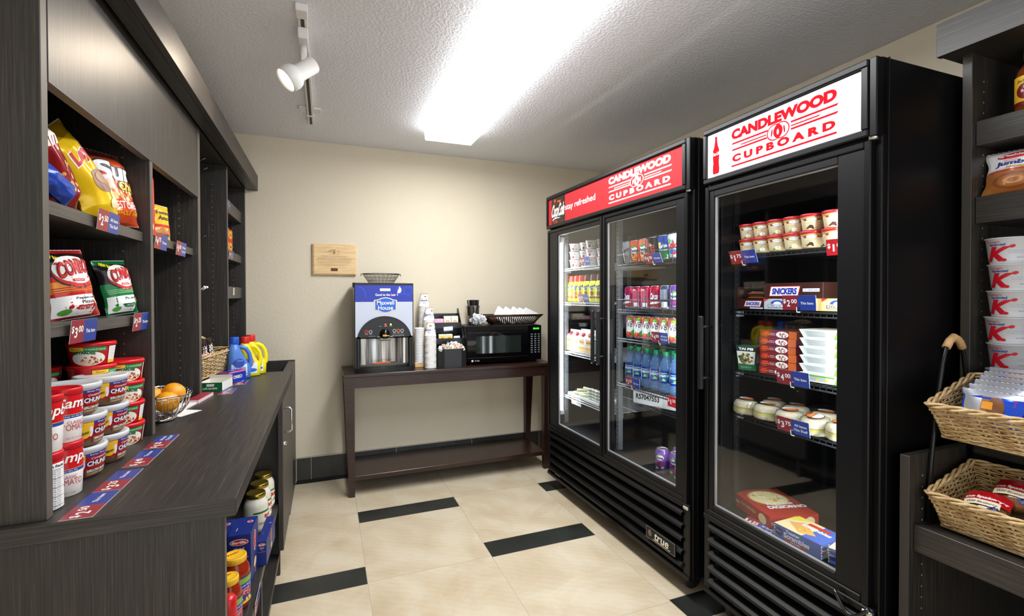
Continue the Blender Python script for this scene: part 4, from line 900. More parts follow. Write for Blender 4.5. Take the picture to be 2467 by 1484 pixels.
for i,(x,y) in enumerate(((-.275,2.215),(-.275,2.325),(-.272,2.440))):
    jar('sauce_jar','white cream sauce jar with a gold lid, %s of the row under the counter'%('nearest','middle','farthest')[i],.046,.160,'#d9d6c6',('#a8903a',.25,.9),al_,(x,y,.3675),1.1)
def pf(b,fn,W,H): b.disc(fn,W*.5,H*.86,W*.4,H*.06,G(WH),.0006,22); b.disc(fn,W*.5,H*.86,W*.37,H*.05,G('#c0202a'),.001,22); b.text(fn,'Barilla',W*.5,H*.86,H*.05,G(WH),.0014,w=W*.6,bold=.03,shear=.2); b.text(fn,'PENNE',W*.5,H*.73,H*.05,G(WH),.0008,w=W*.45); b.text(fn,'n.72',W*.5,H*.66,H*.03,G(WH),.0008,w=W*.2); b.patch(fn,W*.1,W*.9,H*.57,H*.58,G('#c9a84a'),.0008)
def pr_(b,fn,W,H): q=min(W,H); b.disc(fn,W*.5,H*.7,q*.16,q*.26,G(WH),.0006,22); b.disc(fn,W*.5,H*.7,q*.14,q*.235,G('#c0202a'),.001,22); b.text(fn,'Barilla',W*.5,H*.7,q*.1,G(WH),.0014,w=q*.36,rot=PI/2); b.disc(fn,W*.5,H*.28,q*.16,q*.12,G('#e8cf95'),.0008,18); blob(b,fn,W*.5,H*.12,q*.09,['#e8c26a','#d9a941'],10,3)
def pt_(b,fn,W,H): b.disc(fn,W*.75,H*.7,W*.13,W*.13,G(WH),.0006,18); b.disc(fn,W*.75,H*.7,W*.1,W*.1,G('#c0202a'),.001,18); b.text(fn,'Penne',W*.3,H*.3,W*.06,G(WH),.0006,w=W*.3,rot=PI/2)
for i,(x,y,w,d,h) in enumerate(((-.272,1.785,.070,.135,.180),(-.2185,1.905,.030,.21,.090),(-.350,1.84,.07,.13,.160))):
    carton('pasta_box','dark blue pasta box on the lower left shelf, %s'%('nearest one, showing its front','narrow one nearest the aisle','one at the back')[i],'pasta box',w,d,h,{'front':pf,'right':pr_,'top':pt_},(x,y,.3675),(1,-.04,0),base='#1a2a72')
b=MB(); T=thing('sauce_bottle','white sauce bottle with a red cap at the near end of the lower left shelf','bottle',(-.252,1.475,.3675)); b.lathe([(0,0),(.026,0),(.027,.01),(.027,.075),(.02,.085)],G(WH,.3),24); f=cyl((0,0,0),.0275,0); b.text(f,'PA',.0,.035,.02,G(RD),.0006,w=.03,bold=.04); b.build('bottle_body',T); MB().lathe([(.021,.083),(.022,.085),(.021,.145),(.016,.155),(0,.157)],G('#c81a20',.3),20).build('cap',T)
price_tag('2.75',['This Item'],'price tag hanging on the lower left shelf edge below the sauce jars',(-.2125,1.72,.325),UY,(.05,0,1))
price_tag('3.00',['This Item'],'price tag hanging on the lower left shelf edge beside the pasta boxes',(-.2125,2.10,.335),UY,(.05,0,1))
# ================= coffee counter =================
BRS,_nt,_b=nodes('brushed_steel_painted_reflections',.3); _b.inputs['Metallic'].default_value=.85
_tc=N(_nt,'ShaderNodeTexCoord'); _mp=N(_nt,'ShaderNodeMapping'); _mp.inputs['Scale'].default_value=(32,32,1.0); _nt.links.new(_tc.outputs['Object'],_mp.inputs[0]); _n=N(_nt,'ShaderNodeTexNoise',Scale=1.0,Detail=3.0); _nt.links.new(_mp.outputs[0],_n.inputs['Vector']); _r=ramp(_nt,_n.outputs[0],[(.35,'#4f4b45'),(.48,'#9c9891'),(.62,'#f2f1ee')]); _nt.links.new(_r.outputs[0],_b.inputs['Base Color'])  # bright and dark reflection streaks are painted into the steel colour
CM=thing('coffee_machine','tall coffee dispenser with a blue and silver front on the console table','coffee machine',(.377,3.36,TZ))
w=.198; H=.602
b=MB(); CG=mat('#8d8a82',.4,.5); b.box(-w+.004,w-.004,.08,.33,.0,H,CG,.003).box(-w+.004,-w+.03,.004,.08,0,H,CG).box(w-.03,w-.004,.004,.08,0,H,CG).box(-w+.03,w-.03,.004,.08,.24,H,CG); b.box(-w,w,-.004,.003,.24,H+.004,BLK,.002).box(-w,-w+.02,-.006,.02,.02,.24,BLK,.002).box(w-.02,w,-.006,.02,.02,.24,BLK,.002); b.box(-w,w,-.004,.333,H,H+.005,BLK,.002); b.build('cabinet',CM)
fn=flat((-w,-.0045,0),(1,0,0),(0,0,1)); W_=2*w
b=MB(); BLU=mat('#1f339e',.3); SIL=mat('#b9bfcd',.35,.35)
b.box(.006-w,w-.006,-.006,-.004,.232,.592,SIL,.001); fn=flat((-w,-.0062,0),(1,0,0),(0,0,1))
b.patch(fn,.006,W_-.006,.478,.592,BLU,.0003); CB=mat('#3d5fd0',.3)
b.disc(fn,.0+.03,.52,.045,.06,CB,.0005,24,r0=.94,a0=-.2,a1=1.6); b.disc(fn,.36,.555,.03,.03,CB,.0005,24,r0=.93); b.disc(fn,.33,.57,.05,.04,CB,.0005,24,r0=.95,a0=3,a1=5)
b.patch(fn,.168,.238,.552,.57,G('#efe9d2'),.0007); b.text(fn,'100% ARABICA',.203,.561,.005,G('#b59a50'),.001,w=.05)
b.poly(fn,[(.283,.538),(.292,.566),(.302,.578),(.311,.572),(.313,.552),(.303,.538)],G(WH),.0007); b.disc(fn,.3,.578,.005,.006,G(WH),.0008,12,r0=.5)
b.text(fn,'Good to the Last',.205,.527,.017,G(WH),.0007,w=.135,bold=.01); b.disc(fn,.285,.527,.004,.005,G(WH),.0007,10)
def badge(k,e,m): b.poly(fn,[(.205+k*x,.455+k*y) for x,y in((-.078,-.035),(-.05,-.038),(-.03,-.05),(0,-.055),(.03,-.05),(.05,-.038),(.078,-.035),(.078,.036),(.05,.04),(.03,.05),(0,.055),(-.03,.05),(-.05,.04),(-.078,.036))],m,e)
badge(1,.0008,G('#d8bd90')); badge(.93,.0012,G(WH)); badge(.89,.0016,mat('#1c5fc2',.25))
b.text(fn,'Maxwell',.205,.472,.028,G(WH),.003,w=.114,bold=.01); b.text(fn,'House',.205,.437,.029,G(WH),.003,w=.1,bold=.01); b.build('graphic_front',CM)
# arch
def arch(rx,rz,z0,zb,n=28): return [(W_/2+rx*math.cos(a),z0+rz*math.sin(a)) for a in [PI*i/n for i in range(n+1)]]+[(W_/2-rx,zb),(W_/2+rx,zb)]
b=MB(); f2=flat((-w,-.020,0),(1,0,0),(0,0,1)); pts=arch(.182,.17,.21,.02); n_=len(pts)
b.poly(f2,arch(.182,.17,.21,.242),BLK); vs=[f2(*p) for p in pts]+[f2(p[0],p[1],-.016) for p in pts]; b.add(vs,[(i,(i+1)%n_,n_+(i+1)%n_,n_+i) for i in range(n_)],BLK)
b.build('arch_bezel',CM)
b=MB(); f3=flat((-w,-.0205,0),(1,0,0),(0,0,1)); b.poly(f3,[(W_/2+.165*math.cos(a),.235+.125*math.sin(a)) for a in [PI*i/24 for i in range(25)]],mat('#1b1c1e',.4)); 
for sx in(-1,1): b.box(sx*.182,sx*.164,-.020,.0,.02,.242,BLK,.003)
for i,(u,v,c) in enumerate(((.077,.275,'#d8402c'),(.104,.275,'#b9b9b9'),(.262,.278,'#b9b9b9'),(.288,.278,'#e87a35'),(.314,.278,'#b9b9b9'))): b.disc(f3,u,v,.0115,.0115,G(c),.0006,18,r0=.7); b.patch(f3,u-.009,u+.009,v-.018,v-.0155,G('#bdbdbd'),.0006)
b.patch(f3,.09,.135,.243,.245,G('#999999'),.0006); b.patch(f3,.245,.33,.243,.245,G('#999999'),.0006); b.patch(f3,.245,.33,.248,.2495,G('#999999'),.0006); b.patch(f3,.16,.176,.31,.3125,G('#999999'),.0006); b.patch(f3,.193,.212,.31,.3125,G('#b9b9b9'),.0006); b.patch(f3,.228,.247,.31,.3125,G('#7fb95a'),.0006)
b.build('control_panel',CM)
for u,c in((.203,'#ff2018'),(.238,'#8dff3a')): MB().lathe([(0,-.0035),(.004,-.003),(.0055,0)],mat(c,.4,0,12.0),14,(u-w,-.0206,.322),'Y').build('indicator_light',CM)
b=MB(); n=40; vs=[]
for i in range(n+1):
    x=-.158+.316*i/n; t=abs(x)/.158; d=.006+.05*(1-t**2) if t<.72 else -.014+.02*(1-t); vs+=[(x,d,.052),(x,d,.236)]
b.add(vs,[(2*i,2*i+2,2*i+3,2*i+1) for i in range(n)],BRS,True); b.patch(flat((-.075,.0,.056),(1,0,0),(0,0,1)),0,.07,.0,.008,G('#e65a1e'),.02); b.patch(flat((-.075,.0,.056),(1,0,0),(0,0,1)),.055,.11,.003,.011,G('#e65a1e'),.021); b.patch(flat((-.075,.0,.056),(1,0,0),(0,0,1)),.11,.155,.003,.010,G('#222222'),.021); b.build('splash_panel',CM)
b=MB(); b.lathe([(.033,.0),(.035,.005),(.036,.02),(.034,.035),(.025,.052),(.012,.06),(0,.062)],BLKG,28,(0,-.022,.232)); b.build('dispense_head',CM)
h=MB(); h.box(-.036,.036,-.05,.0,.212,.232,mat('#6f6b62',.4),.004).box(-.052,.052,-.03,.0,.236,.242,mat('#8a887f',.4)); h.build('nozzle_guard',CM); fo=cyl((0,-.022,.232),.0362,-PI/2); MB().patch(fo,-.018,.008,.012,.024,G('#f0a02a'),.0005,6,1).patch(fo,.008,.03,.013,.018,G('#cfcfcf'),.0005,6,1).build('nozzle_label',CM)
b=MB(); n=24; top=[(-w,.05)]+[(w*(2*i/n-1),-.03-.028*(1-(2*i/n-1)**2)) for i in range(n+1)]+[(w,.05)]
for z0_,z1_,k in((0,.028,1),): 
    m_=len(top); vs=[(x,y,z0_) for x,y in top]+[(x,y,z1_) for x,y in top]; b.add(vs,[(i,(i+1)%m_,m_+(i+1)%m_,m_+i) for i in range(m_)]+[tuple(range(m_,2*m_)),tuple(range(m_))[::-1]],BLK)
for i in range(9): b.disc(flat((0,0,.0282),(1,0,0),(0,1,0)),0,-.012,.02+.015*i,(.02+.015*i)*.22,mat('#3a3a3a',.3,.6),.0005,32,r0=.94)
b.disc(flat((0,0,.0282),(1,0,0),(0,1,0)),0,-.012,.03,.008,CHROME,.001,24,r0=.6); b.build('drip_tray',CM)
b=MB(); b.box(-w-.008,-w+.006,.02,.045,H-.025,H+.008,BLK,.002)
for z in(.5,.4,.25,.18,.12,.05): b.lathe([(0,-.002),(.004,-.002),(.004,0)],BLK,8,(-w+.004,.03,z),'X')
b.build('side_hinge',CM)
# wire basket on top
WBk=thing('wire_basket','small round black wire basket standing on top of the coffee machine','basket',(.372,3.50,TZ+H+.0055)); b=MB()
for z,r in((.002,.085),(.022,.096),(.042,.108)): b.tube([(r*math.cos(2*PI*i/36),r*.8*math.sin(2*PI*i/36),z) for i in range(36)],.0016,BLK,5,closed=True)
for z,r in((.012,.09),(.032,.102),(.052,.116)): b.tube([(r*math.cos(2*PI*i/36),r*.8*math.sin(2*PI*i/36),z) for i in range(36)],.0011,BLK,5,closed=True)
for i in range(24): a=2*PI*i/24; b.tube([(.02*math.cos(a),.016*math.sin(a),.002),(.085*math.cos(a),.068*math.sin(a),.002),(.128*math.cos(a),.102*math.sin(a),.066)],.0012,BLK,5)
b.build('wire_body',WBk); b=MB(); b.tube([(.130*math.cos(2*PI*i/40),.104*math.sin(2*PI*i/40),.067) for i in range(40)],.003,BLK,6,closed=True)
for s in(-1,1): b.tube([(s*.128,.01,.068),(s*.137,.01,.068),(s*.137,.01,.052)],.0025,BLK,6)
b.build('rim',WBk)
# lid holder + lids
LH=thing('lid_holder','light wood holder with white cup lids beside the coffee machine','lid holder',(.650,3.50,TZ))
MB().box(-.05,.05,-.06,.06,0,.03,LTW,.002).box(.028,.05,-.06,.06,.03,.29,LTW,.002).box(-.05,.028,.05,.06,.03,.25,LTW,.002).build('wood_frame',LH)
for i in range(31):
    z=TZ+.0305+i*.0082; b=MB(); b.lathe([(0,.006),(.026,.006),(.030,.009),(.034,.008),(.0375,.004),(.038,.0),(.036,0)],G('#f6f6f4',.35),20); o=tag(b.build('cup_lid') if i==0 else lid0.copy(),'white plastic cup lid in the tall stack beside the coffee machine' if i<30 else 'topmost white plastic lid in the stack beside the coffee machine','cup lid','white cup lids'); 
    if i==0: lid0=o
    else: COL.objects.link(o)
    o.location=(.640,3.475,z)
# paper cups
def pcup():
    b=MB(); b.lathe([(.0,.094),(.026,.094),(.0285,.0955,G('#6e5a54',.4)),(.0288,.0925,G(WH,.5)),(.040,.004),(.0418,.003),(.0424,.0),(.0405,-.0012),(.038,.003),(.027,.09),(0,.09)],G(WH,.5),24)
    f=cyl((0,0,.094),lambda v:.0292+.0118*(-v)/.09+.0004,-PI/2)
    b.text(f,'HS',.008,-.02,.012,G('#c0562f'),.0006,w=.016,bold=.06,rot=PI); b.text(f,'HOTEL SUITES',0,-.035,.005,G('#6a7aa8'),.0006,w=.04,rot=PI); b.text(f,'CANDLEWOOD',0,-.05,.008,G('#4a5f98'),.0006,w=.058,rot=PI); b.text(f,'SUITES',.055,-.04,.012,G('#3a4f98'),.0006,w=.04,rot=PI,bold=.03); b.text(f,'SUITES',-.06,-.04,.012,G('#3a4f98'),.0006,w=.04,rot=PI,bold=.03); b.disc(f,0,-.066,.007,.006,G('#4a5f98'),.0006,14,r0=.7)
    return b.build('paper_cup')
c0=pcup(); first=True
for (x,y,n,zt,nm) in ((.700,3.612,36,1.363,'back'),(.717,3.515,25,1.257,'middle'),(.703,3.395,20,1.148,'front')):
    st=.0095; nn=int((zt-TZ-.097)/st); nn=n=nn
    for i in range(nn+1):
        o=c0 if first else c0.copy()
        if not first: COL.objects.link(o)
        first=False; o.location=(x+.0006*math.sin(i*1.3),y,TZ+.002+i*st); o.rotation_euler=(0,0,.6*i if i<nn else {'back':-.15,'middle':.25,'front':-.45}[nm])
        tag(o,('top' if i==nn else 'ring-edged')+' white paper cup of the %s upside-down stack'%nm,'paper cup','cups in the %s stack'%nm)
# condiment organiser
OR=thing('condiment_organizer','black tiered condiment organizer with sugar and tea packets','organizer',(.865,3.56,TZ)); BK=mat('#17181b',.3)
b=MB()
for sx in(-1,1): b.add([(sx*.11,-.10,0),(sx*.11,.10,0),(sx*.11,.10,.415),(sx*.11,.075,.42),(sx*.11,-.10,.20),(sx*.104,-.10,0),(sx*.104,.10,0),(sx*.104,.10,.415),(sx*.104,.075,.42),(sx*.104,-.10,.20)],[(0,1,2,3,4),(9,8,7,6,5),(0,4,9,5),(4,3,8,9),(3,2,7,8)],BK)
b.box(-.104,.104,.09,.10,0,.38,BK); b.build('side_frame',OR)
for z,y in((.27,.02),(.155,-.03)):
    b=MB(); b.box(-.104,.104,y-.045,y+.05,z,z+.005,BK).box(-.104,.104,y-.05,y-.045,z,z+.045,BK,.001).box(-.104,.104,y+.045,y+.05,z,z+.06,BK); b.build('tray',OR)
def packet(label,col,loc,w,h,deco,group,rx=.12,n=''):
    b=MB(); fn=flat((0,0,0),(1,0,0),(0,0,1)); b.box(-w/2,w/2,0,.004,0,h,G(col),.001); deco(b,fn,w,h); o=tag(b.build('condiment_packet'),label,'packet',group); o.location=loc; o.rotation_euler=(-rx,0,n or 0); return o
for i in range(6): packet('pink sweetener packet on the upper organizer tray',['#e9a6c0','#eeb4cb'][i%2],(.795+.011*(i%3)*1.2,3.55+.009*i,TZ+.2755),.05,.068-.002*(i%2),lambda b,fn,w,h:b.text(fn,'sweet',0,h*.5,.007,G('#c24a80'),.0004,w=.03),'pink sweetener packets',.15,.04*i-.1)
tb=lambda c:(lambda b,fn,w,h:(b.patch(fn,-w*.38,w*.38,h*.12,h*.88,G('#f0e6c4' if c=='#f0e6c4' else '#f5c945'),.0006),b.disc(fn,0,h*.5,w*.26,h*.16,G('#c8323a' if c!='#f0e6c4' else '#c79a5a'),.001,14,r0=.6),b.text(fn,'LIPTON',0,h*.5,h*.09,G('#c8323a'),.0014,w=w*.4),b.patch(fn,-w*.34,w*.34,h*.16,h*.2,G('#b98a2a'),.001)))
for i,x in enumerate((.868,.925)):
    for k in range(3): packet('cream tea bag envelope on the upper tray, %s pile'%('left','right')[i],'#f0ecdf',(x,3.545+.010*k,TZ+.2755+.0),.052,.088,tb('#f0e6c4'),'cream tea bag envelopes, %s pile'%('left','right')[i],.1)
for i,x in enumerate((.815,.868)):
    for k in range(3): packet('yellow tea bag envelope on the lower tray, %s pile'%('left','right')[i],'#efe9da',(x,3.495+.010*k,TZ+.1605),.05,.068,tb('#f5c945'),'yellow tea bag envelopes, %s pile'%('left','right')[i],.1)
for k in range(3): packet('white and blue sugar packet on the lower organizer tray','#e6e8ee',(.925+.006*k,3.495+.01*k,TZ+.1605),.045,.052,lambda b,fn,w,h:b.text(fn,'SUGAR',0,h*.5,.006,G('#3f5fae'),.0004,w=.03),'white sugar packets',.12,.1*k)
b=MB(); fn=flat((0,0,0),(1,0,0),(0,0,1)); b.box(-.035,.035,0,.001,0,.034,G('#f2f3f6')); b.text(fn,'Complimentary',0,.024,.006,G('#4a5fa8'),.0004,w=.05,shear=.2); b.text(fn,'tea',0,.015,.005,G('#4a5fa8'),.0004); b.patch(fn,-.035,.035,.001,.006,G('#3f62b8'),.0004); o=tag(b.build('sign_card'),'small white and blue card clipped to the upper organizer tray','card'); o.location=(.868,3.527,TZ+.25); o.rotation_euler=(.0,-.06,0)
# creamer bin
BN=thing('creamer_bin','black octagonal bin heaped with creamer cups in front of the organizer','bin',(.865,3.40,TZ)); GRN=plaster('speckled_black_plastic','#26272a',300,.2,.5,.001,'#1a1b1d')
b=MB(); oc=[(-.108,-.02),(-.072,-.058),(.055,-.058),(.10,-.02),(.10,.05),(-.108,.05)]
m_=len(oc); b.add([(x,y,0) for x,y in oc]+[(x,y,.134) for x,y in oc]+[(x*.96,y*.93,.134) for x,y in oc]+[(x*.96,y*.93,.10) for x,y in oc],[(i,(i+1)%m_,m_+(i+1)%m_,m_+i) for i in range(m_)]+[(m_+i,m_+(i+1)%m_,2*m_+(i+1)%m_,2*m_+i) for i in range(m_)]+[(2*m_+i,2*m_+(i+1)%m_,3*m_+(i+1)%m_,3*m_+i) for i in range(m_)]+[tuple(range(3*m_,4*m_))],GRN); b.build('bin_body',BN)
def crm(k):
    T=thing('creamer_cup',None,'creamer cup'); b=MB(); b.lathe([(0,0),(.0115,0),(.0125,.002),(.0155,.016),(.0185,.0165),(.0185,.018)],G('#f7f5f0',.3),16); b.build('cup_body',T); l=MB(); l.lathe([(0,.0185),(.0185,.018)],G(('#f2efe8','#ecd3b0')[k%2],.3),16); f=flat((0,0,.0186),(1,0,0),(0,1,0)); l.disc(f,0,0,.011,.008,G(('#5a63b8','#a8623a')[k%2]),.0002,12,r0=.45); l.build('foil_lid',T); return T
cs=[crm(0),crm(1)]; rd=random.Random(9); used=[0,0]
k=0
for lay,(nx_,ny_) in enumerate(((7,3),(7,2),(5,2),(3,1))):
    for i in range(nx_):
        for j in range(ny_):
            q=k%2; o=cs[q] if not used[q] else dup(cs[q]); used[q]=1; k+=1
            o.scale=(.82,.82,.82); o.location=(.865-.004+(i-(nx_-1)/2)*.029,3.395+(j-(ny_-1)/2)*.030,TZ+.118+lay*.015); o.rotation_euler=(rd.uniform(-1.4,1.4),rd.uniform(-1.2,1.2),rd.uniform(0,6)); o['group']='creamer cups in the black bin'
            o['label']='small %s creamer cup heaped in the black bin'%('white','brown-lidded')[q]
# microwave
MW=thing('microwave','black countertop microwave oven with a glossy curved door','microwave',(1.277,3.385,TZ),math.radians(-1.0)); ww=.300
b=MB(); b.box(-ww,ww,.03,.315,.018,.29,mat('#141517',.35),.005); b.build('cabinet',MW)
DC=lambda x:-.012*(1-(x/.3)**2)
b=MB(); n=24; xs=[-ww+ (2*ww-.115)*i/n for i in range(n+1)]
vs=[];
for x in xs: vs+=[(x,.03,.02),(x,DC(x),.02),(x,DC(x),.288),(x,.03,.288)]
b.add(vs,[(4*i+k,4*i+4+k,4*i+5+k,4*i+1+k) for i in range(n) for k in(0,1,2)],BLKG,True); DF=lambda u,v,e=0:Vector((u,DC(u)-e,v))
WIN=mat('#1d2420',.06); b.patch(DF,-.235,.125,.085,.215,WIN,.0006,14,1)
for v in(.052,.24): b.patch(DF,-ww,.185,v,v+.002,mat('#2a2c30',.2),.0005,20,1)
b.disc(DF,-.262,.032,.008,.008,G('#c9ccd2',.3),.0008,16); b.text(DF,'Profile',-.225,.032,.010,G('#c9ccd2'),.0008,w=.035,shear=.2); b.build('door',MW)
b=MB(); b.box(.187,ww,-.001,.03,.02,.288,BLKG,.002); f=flat((.187,-.0012,0),(1,0,0),(0,0,1)); K=G('#8f939a')
for j in range(9):
    for i in range(3): b.patch(f,.022+i*.03,.040+i*.03,.218-j*.0175,.2215-j*.0175,K,.0004); b.patch(f,.024+i*.03,.038+i*.03,.2135-j*.0175,.216-j*.0175,K,.0004)
b.build('control_panel',MW); b=MB(); b.text(f,'88:88',.068,.262,.014,mat('#3bd02a',.4,0,2.5),.0008,w=.05,bold=.02); b.patch(f,.035,.1,.25,.274,mat('#06150a',.2),.0005); b.build('display',MW)
b=MB()
for x in(-.26,.26):
    for y in(.05,.28): b.lathe([(0,0),(.014,0),(.014,.019)],BLKM,12,(x,y,0))
b.build('feet',MW); MT=TZ+.2902
# stirrer cup, glass bowl, napkin basket
SC=thing('stirrer_cup','stainless steel cup full of black stirrers on the microwave','cup',(1.088,3.605,MT)); MB().lathe([(0,0),(.038,0),(.040,.003),(.052,.140),(.058,.146),(.059,.149),(.056,.1495),(.050,.14),(.038,.006),(0,.006)],BRS,30).build('steel_cup',SC)
SC.rotation_euler=(0,0,0)
st=None; rd=random.Random(4)
for i in range(70):
    a,q=rd.uniform(0,6.28),.033*math.sqrt(rd.random()); 
    if st is None: b=MB(); b.box(-.0034,.0034,-.001,.001,0,.188,mat('#151515',.35),.0005); o=st=b.build('stirrer')
    else: o=st.copy(); COL.objects.link(o)
    o.location=(1.088+q*math.cos(a),3.605+q*math.sin(a),MT+.007); o.rotation_euler=(rd.uniform(-.04,.04)-q*math.sin(a)*2.2,rd.uniform(-.04,.04)+q*math.cos(a)*2.2-.03,rd.uniform(0,3)); tag(o,'black plastic stirrer standing in the steel cup','stirrer','black stirrers in the steel cup')
gb=mat('#ffffff',.02,trans=1,ior=1.45)
GB=thing('glass_bowl','round clear glass bowl filled with crumpled white packets on the microwave','bowl',(1.082,3.475,MT)); MB().lathe([(0,0),(.03,0),(.05,.015),(.068,.045),(.073,.075),(.0715,.0755),(.066,.046),(.048,.018),(.028,.004),(0,.004)],GLASS,36).build('glass',GB)
rd=random.Random(2); pk=None
for i in range(44):
    if pk is None:
        b=MB(); f=lambda u,v,e=0:Vector((u,.003*math.sin(u*200+v*140)+e,v)); b.patch(f,-.02,.02,-.013,.013,G('#eef0f4'),0,6,4,True); b.patch(f,-.012,.008,-.004,.002,G('#6f86b8'),-.0005,2,1); pk=o=b.build('creamer_packet')
    else: o=pk.copy(); COL.objects.link(o)
    zz=rd.uniform(.02,.078); R_=.020+.036*min(1,(zz-.012)/.04); a,q=rd.uniform(0,6.28),R_*math.sqrt(rd.random())
    o.location=(1.082+q*math.cos(a),3.475+q*math.sin(a),MT+zz); o.rotation_euler=(rd.uniform(-.8,.8),rd.uniform(-.6,.6),rd.uniform(0,6)); tag(o,'crumpled white and blue packet in the glass bowl','packet','white packets in the glass bowl')
NB=thing('napkin_basket','long brown slatted basket holding folded white napkins on the microwave','basket',(1.388,3.52,MT))
b=MB(); b.tube([(-.235,-.07,.075),(.235,-.07,.075),(.235,.10,.075),(-.235,.10,.075)],.006,BWICK,8,closed=True); b.tube([(-.228,-.063,.066),(.228,-.063,.066),(.228,.093,.066),(-.228,.093,.066)],.004,BWICK,8,closed=True); b.build('rim',NB)
b=MB(); b.box(-.17,.17,-.03,.075,.001,.006,BWICK,.002); b.build('basket_base',NB)
b=MB()
for i in range(24):
    t=i/23; b.tube([(-.17+.34*t,-.03,.005),(-.225+.45*t,-.065,.07)],.0052,BWICK,6); b.tube([(-.17+.34*t,.075,.005),(-.225+.45*t,.095,.07)],.0052,BWICK,6)
for i in range(9):
    for s in(-1,1): t=i/8; b.tube([(s*.17,-.03+.105*t,.005),(s*.225,-.065+.16*t,.07)],.0052,BWICK,6)
b.build('slats',NB)
NP=None
for i,(x,rz,h) in enumerate(((-.125,.1,.055),(-.06,.0,.05),(.01,.05,.05),(.07,-.05,.042),(.13,0,.04))):
    b=MB()
    for k in range(3): b.box(-.062,.062,-.045+.006*k,-.041+.006*k,0,.105-.004*k,G('#f4f4f3',.8),.0015)
    o=tag(b.build('folded_napkin'),'folded white napkin leaning in the brown basket, %s from the left'%ORD[i],'napkin','white napkins in the brown basket'); o.location=(1.388+x,3.54,MT+.01+h-.045); o.rotation_euler=(-.35,.62-.05*i,rz)
# ================= right-hand shelves =================
def kcup():
    T=thing('cereal_cup',None,'cereal cup'); b=MB(); b.lathe([(0,0),(.040,0),(.041,.001),(.0415,.008,G('#dfe1e6',.35)),(.043,.009,G('#eceef3',.35)),(.0505,.076),(.0535,.0765),(.0535,.079)],G('#e4e6ea',.35),36)
    f=cyl((0,0,0),lambda v:.043+.0075*(v-.009)/.067+.0005,-PI/2)
    b.text(f,"Kellogg's",-.006,.066,.0075,G('#c3122a'),.0006,w=.030,shear=.2); b.text(f,'Special',.002,.0575,.0085,G('#1b2f9c'),.0006,w=.034,bold=.02,shear=.15)
    kk=G('#c3122a')
    b.text(f,'K',.006,.030,.044,kk,.0009,w=.044,bold=.05,shear=.35); b.disc(f,.032,.052,.006,.0045,kk,.0012,12,2,rot=.6); b.disc(f,-.020,.0125,.0055,.0045,kk,.0012,12,2); b.disc(f,.016,.0115,.0055,.0045,kk,.0012,12,2)
    b.text(f,'original',.04,.038,.006,G('#b9c6e2'),.0006,w=.032); b.patch(f,.025,.06,.0315,.0322,G('#9aa4b8'),.0006,4,1); b.text(f,'NET WT 1.25 OZ',.052,.018,.003,G('#2b3f8c'),.0006,w=.022)
    b.build('cup_body',T); l=MB(); l.lathe([(.0,.0805),(.05,.0805),(.0535,.0795)],mat('#c9cbd2',.3,.4),28); l.build('peel_lid',T); return T
KC=kcup(); zs_(KC,.965); kz=.885
for k in range(8):
    o=KC if k==0 else dup(KC); x=1.886+.003*((k*7)%3-1); y=.764+.004*((k*5)%3-1)
    setM(o,(x,y,kz+k*.0779),(-.22,-.97,0),(0,0,1)); o['label']='white cereal cup with a red letter K, %s from the top of the tall stack'%ORD[7-k]; o['group']='stack of cereal cups'
BT=thing('sauce_bottle','brown barbecue sauce bottle with a yellow label on the highest right shelf','bottle',(1.935,.742,1.8655))
b=MB(); b.lathe([(0,0),(.030,0),(.034,.006),(.035,.02),(.035,.11),(.030,.135),(.018,.155),(.015,.17)],G('#7a3a18',.12),28); f=cyl((0,0,0),.0354,-PI/2)
b.patch(f,-.05,.05,.03,.115,G('#e8b92c'),.0005,14,1); b.disc(f,0,.07,.034,.026,G('#7c1218'),.0012,28,7); b.text(f,"Jackson's",-.01,.1,.012,G('#3a1208'),.001,w=.045,shear=.2); b.text(f,'ORIGINAL',0,.082,.007,G(WH),.0014,w=.035); b.text(f,'BAR-B-Q',0,.07,.010,G(WH),.0022,w=.042,bold=.02); b.text(f,'SAUCE',0,.059,.007,G(WH),.0022,w=.03); b.patch(f,-.05,.05,.03,.04,G('#7c1218'),.001,12,1); b.build('bottle_body',BT); MB().lathe([(.016,.168),(.0175,.17),(.0175,.195),(0,.196)],G('#e8b92c',.4),20).build('cap',BT); BT.rotation_euler=(0,0,-PI/2+.35)
def dk(b,f):
    b.patch(f,-.062,.062,.075,.128,G('#f0f1f4'),.0006,12,6); b.disc(f,.0,.112,.042,.011,G('#c9202a'),.0012,20,2,rot=.05); b.text(f,"Freshley's",0,.112,.012,G(WH),.002,w=.075,bold=.04); b.text(f,'ORIGINAL',-.01,.096,.005,G('#c9202a'),.0014,w=.035)
    b.text(f,'Jumbo',-.005,.087,.017,G('#24348e'),.0014,w=.085,bold=.05,shear=.2); b.text(f,'Honey Bun',.015,.075,.010,G('#d9a92a'),.002,w=.07,bold=.03,shear=.2); b.patch(f,-.066,.066,.066,.070,G('#c9202a'),.001,12,1)
    b.disc(f,0,.034,.062,.031,G('#a5622c'),.0006,26,5); b.disc(f,0,.034,.05,.024,G('#8a4d20'),.0012,26,4,r0=.8); b.disc(f,0,.034,.025,.012,G('#c98a4a'),.0012,20,3,r0=.55)
bag('honey_bun_packet','clear packet with a glazed honey bun on the second right shelf','pastry packet',.14,.135,.04,[(.5,mo('#b3763c')),(1,mo('#e4e5ea'))],dk,51,(1.872,.752,1.637),(.12,-1,0),(.28,0,1))
